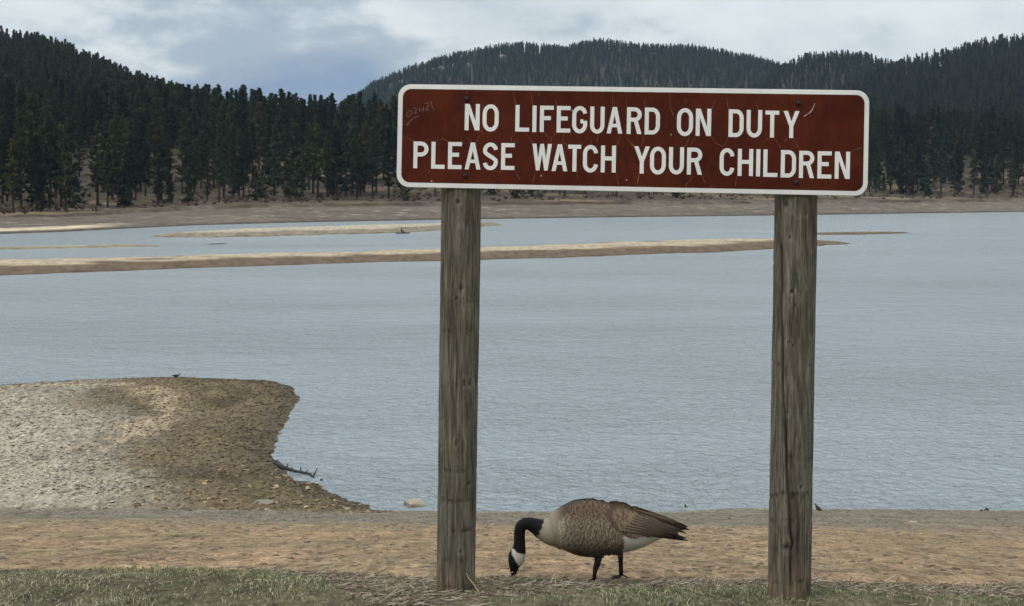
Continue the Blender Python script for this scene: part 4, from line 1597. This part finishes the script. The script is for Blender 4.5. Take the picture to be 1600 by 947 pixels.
def feather(mb, x, y, dx, dy, L, wd, sgn, pad0, pad1, base, tipc, rim=0.3):
    """shield-shaped vane lying on the side of the body"""
    l_ = math.hypot(dx, dy)
    dx, dy = dx / l_, dy / l_
    nx_, ny_ = -dy, dx
    vs, cs = [], []
    prof = [(0, .35, 0), (.35, .9, 0), (.7, 1, .05), (.88, .8, 1), (1.0, .35, 1)]
    for u, wv, tp in prof:
        for s_ in (-1, 0, 1):
            X_, Y_ = x + dx * L * u + nx_ * wd * .5 * wv * s_, y + dy * L * u + ny_ * wd * .5 * wv * s_
            Y_ = lift(X_, Y_)
            lat = side(X_, Y_, pad0 + (pad1 - pad0) * u + (1.2 if s_ == 0 else 0))
            vs.append(gl(X_, Y_, lat * sgn))
            k_ = max(tp, rim if s_ else 0)
            cs.append(tuple(np.array(base) * (1 - k_) + np.array(tipc) * k_))
    fs = []
    for a in range(4):
        for b_ in range(2):
            q = (a * 3 + b_, a * 3 + b_ + 1, a * 3 + b_ + 4, a * 3 + b_ + 3)
            fs.append(q if sgn > 0 else q[::-1])
    mb.add(vs, fs, cs)


gr_ = np.random.RandomState(4)
for sgn in (-1, 1):
    mb = MB()
    for row_ in range(21):                       # tail end first, so front rows overlap on top
        x = 884 - row_ * 21
        for y in np.arange(150, 520, 15):
            y_ = y + gr_.uniform(-3, 3)
            cy, h = np.interp(x, Tcx, Tcy), np.interp(x, Tcx, Th)
            if not (cy - h * 0.93 < y_ < cy + h * 0.93):
                continue
            q = x + gr_.uniform(-5, 5) + 14 * math.sin((y_ - 330) / 80.0)
            if q < 452:
                continue
            up = float(sstep(300, 215, y_))
            f_ = float(sstep(400, 570, q))
            bl_ = float(sstep(400, 490, y_))
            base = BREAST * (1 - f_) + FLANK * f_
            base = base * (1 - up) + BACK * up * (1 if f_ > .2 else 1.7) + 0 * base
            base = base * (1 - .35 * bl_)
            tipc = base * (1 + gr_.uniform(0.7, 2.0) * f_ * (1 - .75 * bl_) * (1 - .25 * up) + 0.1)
            if gr_.rand() < 0.25:
                tipc = tipc * 0.8
            sl = 0.25 + 0.35 * (y_ - cy) / h
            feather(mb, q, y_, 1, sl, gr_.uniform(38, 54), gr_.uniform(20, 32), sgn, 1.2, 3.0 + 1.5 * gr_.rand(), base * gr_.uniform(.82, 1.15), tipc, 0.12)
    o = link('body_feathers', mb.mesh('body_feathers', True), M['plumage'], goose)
    o['kind'] = 'stuff'
    # folded wing
    mb = MB()
    WB, WT = np.array([0.072, 0.047, 0.032]), np.array([0.17, 0.118, 0.078])
    outline = [(800, 215), (840, 160), (900, 152), (1000, 186), (1100, 222), (1210, 262), (1290, 312), (1300, 372), (1200, 366), (1080, 372), (960, 380), (900, 356), (850, 325), (808, 275)]
    for x in np.arange(1160, 780, -22):
        for y in np.arange(150, 400, 17):
            q, y_ = x + gr_.uniform(-8, 8), y + gr_.uniform(-6, 6)
            if poly_dist(np.array([q]), np.array([y_]), outline)[0] < 6:
                continue
            g_ = gr_.uniform(.75, 1.2)
            feather(mb, q, y_, 1, 0.33, 70, 34, sgn, 6, 11, WB * g_, WT * g_, 0.18)
    wing = link('wing', mb.mesh('wing', True), M['plumage'], goose)
    # flight feathers: long narrow vanes, tips fanning towards the tail
    roots = [((930, 352), (1300, 396)), ((950, 330), (1340, 404)), ((965, 312), (1395, 412)), ((985, 292), (1330, 388)), ((1005, 275), (1300, 372)), ((1020, 258), (1290, 355)),
             ((1035, 244), (1310, 350)), ((1050, 232), (1385, 362)), ((1060, 222), (1408, 336)), ((1070, 216), (1350, 312)), ((1040, 205), (1290, 288))]
    for k_, (a, b_) in enumerate(roots):
        fm = MB()
        vs, cs = [], []
        L_ = math.hypot(b_[0] - a[0], b_[1] - a[1])
        dx, dy = (b_[0] - a[0]) / L_, (b_[1] - a[1]) / L_
        nseg = 9
        for s_ in range(nseg + 1):
            u = s_ / nseg
            wv = (0.55 + 0.45 * min(1, u * 3)) * (1 if u < .8 else max(0.12, 1 - ((u - .8) / .2) ** 2))
            for e in (-1, -.72, 0, 1):
                X_, Y_ = a[0] + dx * L_ * u - dy * 13 * wv * e, a[1] + dy * L_ * u + dx * 13 * wv * e
                Y_ = lift(X_, Y_)
                lat = max(side(min(X_, 1325), Y_, 12), 26) + k_ * 1.1 + (2.0 if e == 0 else 0)
                vs.append(gl(X_, Y_, lat * sgn))
                dk = float(sstep(0.55, 0.9, u)) * (1 if b_[0] > 1320 else 0.55)
                cc = np.array([0.060, 0.040, 0.028]) * (1 - dk) + np.array([0.012, 0.010, 0.009]) * dk
                if e == -1 or e == -.72:
                    cc = cc * .35 + np.array([0.24, 0.175, 0.12]) * .65 * (1 - 0.85 * dk)
                cs.append(tuple(cc))
        fs = []
        for s_ in range(nseg):
            for e in range(3):
                q = (s_ * 4 + e, s_ * 4 + e + 1, s_ * 4 + e + 5, s_ * 4 + e + 4)
                fs.append(q if sgn < 0 else q[::-1])
        fm.add(vs, fs, cs)
        link('flight_feather', fm.mesh('flight_feather', True), M['plumage'], wing)

# tail feathers
for k_ in range(9):
    fm = MB()
    u0 = (k_ - 4) / 4
    a, b_ = (1215, 350 + 4 * abs(u0)), (1372 - 18 * abs(u0), 392 + 10 * abs(u0))
    vs, cs = [], []
    for s_ in range(6):
        u = s_ / 5
        for e in (-1, 1):
            vs.append(gl(a[0] + (b_[0] - a[0]) * u, a[1] + (b_[1] - a[1]) * u - 3 * (1 - abs(e)), u0 * (18 + 34 * u) + e * (7 if s_ < 5 else 2.5)))
            cs.append((0.012, 0.010, 0.009))
    fm.add(vs, [(s_ * 2, s_ * 2 + 1, s_ * 2 + 3, s_ * 2 + 2) for s_ in range(5)], cs)
    link('tail_feather', fm.mesh('tail_feather'), M['plumage'], goose)

# eyes and bill nostril line
for sgn in (-1, 1):
    bm = bmesh.new()
    bmesh.ops.create_uvsphere(bm, u_segments=10, v_segments=8, radius=0.0042)
    me = bpy.data.meshes.new('eye')
    bm.to_mesh(me)
    bm.free()
    add_col(me, np.tile([[0.01, 0.008, 0.006]], (len(me.vertices), 1)))
    o = link('eye', me, M['skinleg'], goose)
    o.location = gl(188, 552, 41 * sgn)

# legs and webbed feet
BLK = (0.012, 0.011, 0.010)
for sgn, pts_, foot in ((-1, [(775, 505, 30), (768, 560, 23), (757, 590, 21), (750, 620, 15), (744, 675, 14)], (744, 682)), (1, [(930, 470, 34), (932, 510, 25), (936, 545, 19), (938, 600, 16), (940, 668, 15)], (944, 680))):
    mb = MB()
    lat = 52 * sgn
    mb.tube([gl(x, y, lat) for x, y, r_ in pts_], [r_ * GK for x, y, r_ in pts_], 10, BLK)
    if sgn > 0:
        mb.c = [(0.42, 0.38, 0.33) if v_[2] > gl(0, 512).z else c_ for v_, c_ in zip(mb.v, mb.c)]
    leg = link('leg', mb.mesh('leg', True), M['skinleg'], goose)
    mb = MB()
    fx0, fy0 = foot
    gnd = 690
    heel = gl(fx0, gnd - 5, lat)
    flip = -1 if sgn < 0 else -1
    toes = [gl(fx0 + flip * 62, gnd + 1, lat - 34), gl(fx0 + flip * 76, gnd + 2, lat), gl(fx0 + flip * 62, gnd + 1, lat + 34)]
    for tpt in toes:
        mb.tube([gl(fx0, fy0 - 12, lat), heel + (tpt - heel) * .35 + Vector((0, 0, 4 * GK)), tpt], [11 * GK, 8 * GK, 3.5 * GK], 7, BLK)
    mb.tube([gl(fx0, fy0 - 10, lat), gl(fx0 + 42, gnd - 1, lat)], [8 * GK, 3 * GK], 6, BLK)
    up_ = Vector((0, 0, 3 * GK))
    mb.add([gl(fx0, gnd - 10, lat), toes[0] + up_, (toes[0] + toes[1]) * .5 + up_ + (heel - toes[1]) * .12, toes[1] + up_, (toes[1] + toes[2]) * .5 + up_ + (heel - toes[1]) * .12, toes[2] + up_],
           [(0, 1, 2), (0, 2, 3), (0, 3, 4), (0, 4, 5)], BLK)
    link('foot', mb.mesh('foot', True), M['skinleg'], leg)

# ------------------------------------------------------------------ small birds
def small_bird(name, loc, length, pitch, face, col, label, cat, neck=0.0):
    """side-on bird of given body length; face = +1 looks right"""
    root = empty(name, loc)
    tag(root, label, cat)
    S_ = length
    sec = [(-.62, .02, .015, .03), (-.45, .02, .05, .05), (-.25, .01, .14, .12), (0, 0, .2, .17), (.2, .03, .17, .15), (.32, .10 + neck * .3, .10, .10), (.40, .18 + neck, .10, .09), (.48, .2 + neck, .075, .07), (.55, .19 + neck, .02, .02), (.64, .18 + neck, .008, .01)]
    B = catmull(sec, 4)
    n_ = 12
    vs, fs = [], []
    cp, sp_ = math.cos(pitch), math.sin(pitch)
    for x, z_, h, w_ in B:
        for k in range(n_):
            q = 2 * math.pi * k / n_
            zz_ = z_ + max(h, .004) * math.cos(q)
            xx, z2 = x * cp - zz_ * sp_, x * sp_ + zz_ * cp
            vs.append((xx * S_ * face, max(w_, .004) * math.sin(q) * S_, z2 * S_ + 0.30 * S_))
    for a in range(len(B) - 1):
        for k in range(n_):
            fs.append((a * n_ + k, a * n_ + (k + 1) % n_, (a + 1) * n_ + (k + 1) % n_, (a + 1) * n_ + k))
    mb = MB()
    mb.add(vs, fs, col)
    link('body', mb.mesh('body', True), M['bird'], root)
    for s_ in (-1, 1):
        mb = MB()
        mb.tube([(0, s_ * .06 * S_, .18 * S_), (0.01 * S_, s_ * .06 * S_, 0), (.08 * S_ * face, s_ * .06 * S_, 0)], .018 * S_, 5, (0.03, 0.025, 0.02))
        link('leg', mb.mesh('leg'), M['bird'], root)
    return root


def bird_at(px, py, **k):
    p_ = hit(px, py, 10)
    return small_bird(loc=(p_.x, p_.y, gz(p_.x, p_.y)), **k)


bird_at(1073, 797.5, name='shore_bird', length=0.2, pitch=R(38), face=-1, col=(0.025, 0.026, 0.028), label='small dark bird at the waterline right of the goose tail', cat='bird')
bird_at(1278, 799, name='shore_bird', length=0.2, pitch=R(36), face=-1, col=(0.045, 0.04, 0.03), label='small brownish bird at the waterline just right of the right post', cat='bird')
bird_at(1580, 796, name='shore_bird', length=0.17, pitch=R(68), face=-1, col=(0.02, 0.02, 0.025), label='tiny upright dark bird at the waterline by the right edge', cat='bird')
dk = on_water(275, 589.5)
dY = dk.y - 1.2
dX = (275 - 800) / FP * dY
small_bird('duck', (dX, dY, gz(dX, dY)), 0.32, R(-6), 1, (0.035, 0.032, 0.025), 'small dark duck standing on the far rim of the headland', 'duck', 0.06)

# ------------------------------------------------------------------ branch in the water
mb = MB()
bp = [on_water(432, 726), on_water(441, 733), on_water(452, 735.5), on_water(462, 739), on_water(474, 741), on_water(485, 743), on_water(491, 747)]
bz = [0.07, 0.06, 0.05, 0.05, 0.05, 0.04, 0.0]
mb.tube([(q.x, q.y, z_) for q, z_ in zip(bp, bz)], [0.075, 0.065, 0.042, 0.035, 0.032, 0.03, 0.02], 8, (0.018, 0.018, 0.017))
branch_root = empty('fallen_branch', (0, 0, 0))
link('stem', mb.mesh('stem', True), M['dark_wood'], branch_root)
for (q, dx, h) in [((448, 733.5), .03, .14), ((470, 740), .0, .16), ((478, 742), .05, .12), ((490, 745), .10, .20), ((458, 737), -.04, .10), ((452, 736), .02, -.05)]:
    mb = MB()
    b_ = on_water(*q)
    mb.tube([(b_.x, b_.y, 0.03), (b_.x + dx * .5, b_.y, 0.03 + h * .5), (b_.x + dx, b_.y, 0.03 + h)], [0.026, 0.02, 0.01], 6, (0.018, 0.018, 0.017))
    link('twig', mb.mesh('twig'), M['dark_wood'], branch_root)
tag(branch_root, 'dark knobbly dead branch lying in the shallows beside the headland', 'branch')
b_ = on_water(502.5, 751)
me = rock_mesh(61, 14, 1.0)
add_col(me, np.tile([[0.03, 0.03, 0.03]], (len(me.vertices), 1)))
o = link('rock', me, M['stone'])
o.location = (b_.x, b_.y, 0.01)
o.scale = (0.055, 0.05, 0.07)
tag(o, 'small dark stone poking out of the water off the branch tip', 'rock')

# ------------------------------------------------------------------ small boat with a person
bpnt = on_water(629, 365)
boat = empty('small_boat', (bpnt.x, bpnt.y, 0), R(4))
tag(boat, 'small dark open boat on the water off the pale sand bar', 'boat')
mb = MB()
secs = [(-1.15, .02, .26), (-1.0, .20, .22), (-.6, .36, .18), (0, .40, .17), (.6, .34, .18), (1.0, .17, .23), (1.18, .02, .30)]
vs, fs = [], []
for x, hw, rim in secs:
    vs += [(x, -hw, rim), (x, -hw * .75, -.05), (x, 0, -.09), (x, hw * .75, -.05), (x, hw, rim), (x, hw * .85, rim - .02), (x, 0, .03), (x, -hw * .85, rim - .02)]
for a in range(len(secs) - 1):
    for k in range(8):
        fs.append((a * 8 + k, a * 8 + (k + 1) % 8, a * 8 + 8 + (k + 1) % 8, a * 8 + 8 + k))
fs += [tuple(range(8)), tuple(range(8 * (len(secs) - 1), 8 * len(secs)))[::-1]]
mb.add(vs, fs, (0.05, 0.055, 0.06))
link('hull', mb.mesh('hull', True), M['boat'], boat)
mb = MB()
mb.tube([(-.35, -.3, .16), (-.35, .3, .16)], .05, 6, (0.04, 0.04, 0.04))
link('seat', mb.mesh('seat'), M['boat'], boat)
mb = MB()
mb.tube([(-.8, 0, .05), (-.8, 0, .30)], [.13, .11], 8, (0.03, 0.03, 0.035))
tag(link('gear_bag', mb.mesh('gear_bag', True), M['cloth'], boat), 'dark bundle in the stern')

person = empty('person', (bpnt.x - 0.2, bpnt.y, 0.16), R(4))
tag(person, 'person in dark clothing sitting in the small boat', 'person')
sk = bpy.data.meshes.new('figure')
sv = [(0, 0, .08), (-.02, 0, .30), (.02, 0, .50), (.05, 0, .60), (.06, 0, .70), (.07, 0, .80),
      (.02, .17, .50), (.16, .22, .32), (.36, .14, .26), (.02, -.17, .50), (.16, -.22, .32), (.36, -.14, .26),
      (.08, .09, .08), (.42, .12, .14), (.74, .12, -.03), (.84, .12, .02), (.08, -.09, .08), (.42, -.12, .14), (.74, -.12, -.03), (.84, -.12, .02)]
se = [(0, 1), (1, 2), (2, 3), (3, 4), (4, 5), (2, 6), (6, 7), (7, 8), (2, 9), (9, 10), (10, 11), (0, 12), (12, 13), (13, 14), (14, 15), (0, 16), (16, 17), (17, 18), (18, 19)]
sk.from_pydata(sv, se, [])
pr = link('figure', sk, None, person)
md = pr.modifiers.new('skin', 'SKIN')
rad = [.14, .13, .15, .06, .09, .07, .075, .055, .04, .075, .055, .04, .10, .075, .05, .05, .10, .075, .05, .05]
for v_, r_ in zip(sk.skin_vertices[0].data, rad):
    v_.radius = (r_, r_)
sk.skin_vertices[0].data[0].use_root = True
ss = pr.modifiers.new('sub', 'SUBSURF')
ss.levels = ss.render_levels = 1
mm, tt_, pp_ = pbr('dark_jacket', 0.9, 0.1)
cn = tt_.noise(tt_.n('ShaderNodeTexCoord').outputs['Object'], 18.0, 3.0)
tt_.l(tt_.mix(cn, (0.010, 0.012, 0.012), (0.03, 0.034, 0.03)), pp_.inputs['Base Color'])
sk.materials.append(mm)
mb = MB()
mb.tube([(.06, 0, .76), (.06, 0, .80), (.06, 0, .86), (.06, 0, .90)], [.13, .115, .10, .03], 10, (0.03, 0.03, 0.03))
link('hat', mb.mesh('hat', True), M['cloth'], person)

# ------------------------------------------------------------------ haze
HAZE = 0.00005
if HAZE:
    x0, x1, y0, y1, z0, z1 = -3600, 3600, -300, 3300, -9, 520
    vs = [(x0, y0, z0), (x1, y0, z0), (x1, y1, z0), (x0, y1, z0), (x0, y0, z1), (x1, y0, z1), (x1, y1, z1), (x0, y1, z1)]
    fs = [(0, 3, 2, 1), (4, 5, 6, 7), (0, 1, 5, 4), (1, 2, 6, 5), (2, 3, 7, 6), (3, 0, 4, 7)]
    me = bpy.data.meshes.new('haze')
    me.from_pydata(vs, [], fs)
    mh = bpy.data.materials.new('haze')
    mh.use_nodes = True
    th = NT(mh.node_tree)
    vol = th.n('ShaderNodeVolumePrincipled')
    vol.inputs['Color'].default_value = (0.55, 0.76, 1.0, 1)
    vol.inputs['Density'].default_value = HAZE
    oo = th.n('ShaderNodeOutputMaterial')
    th.l(vol.outputs[0], oo.inputs['Volume'])
    tag(link('haze', me, mh), 'thin bluish air between the lake and the hills', kind='stuff')
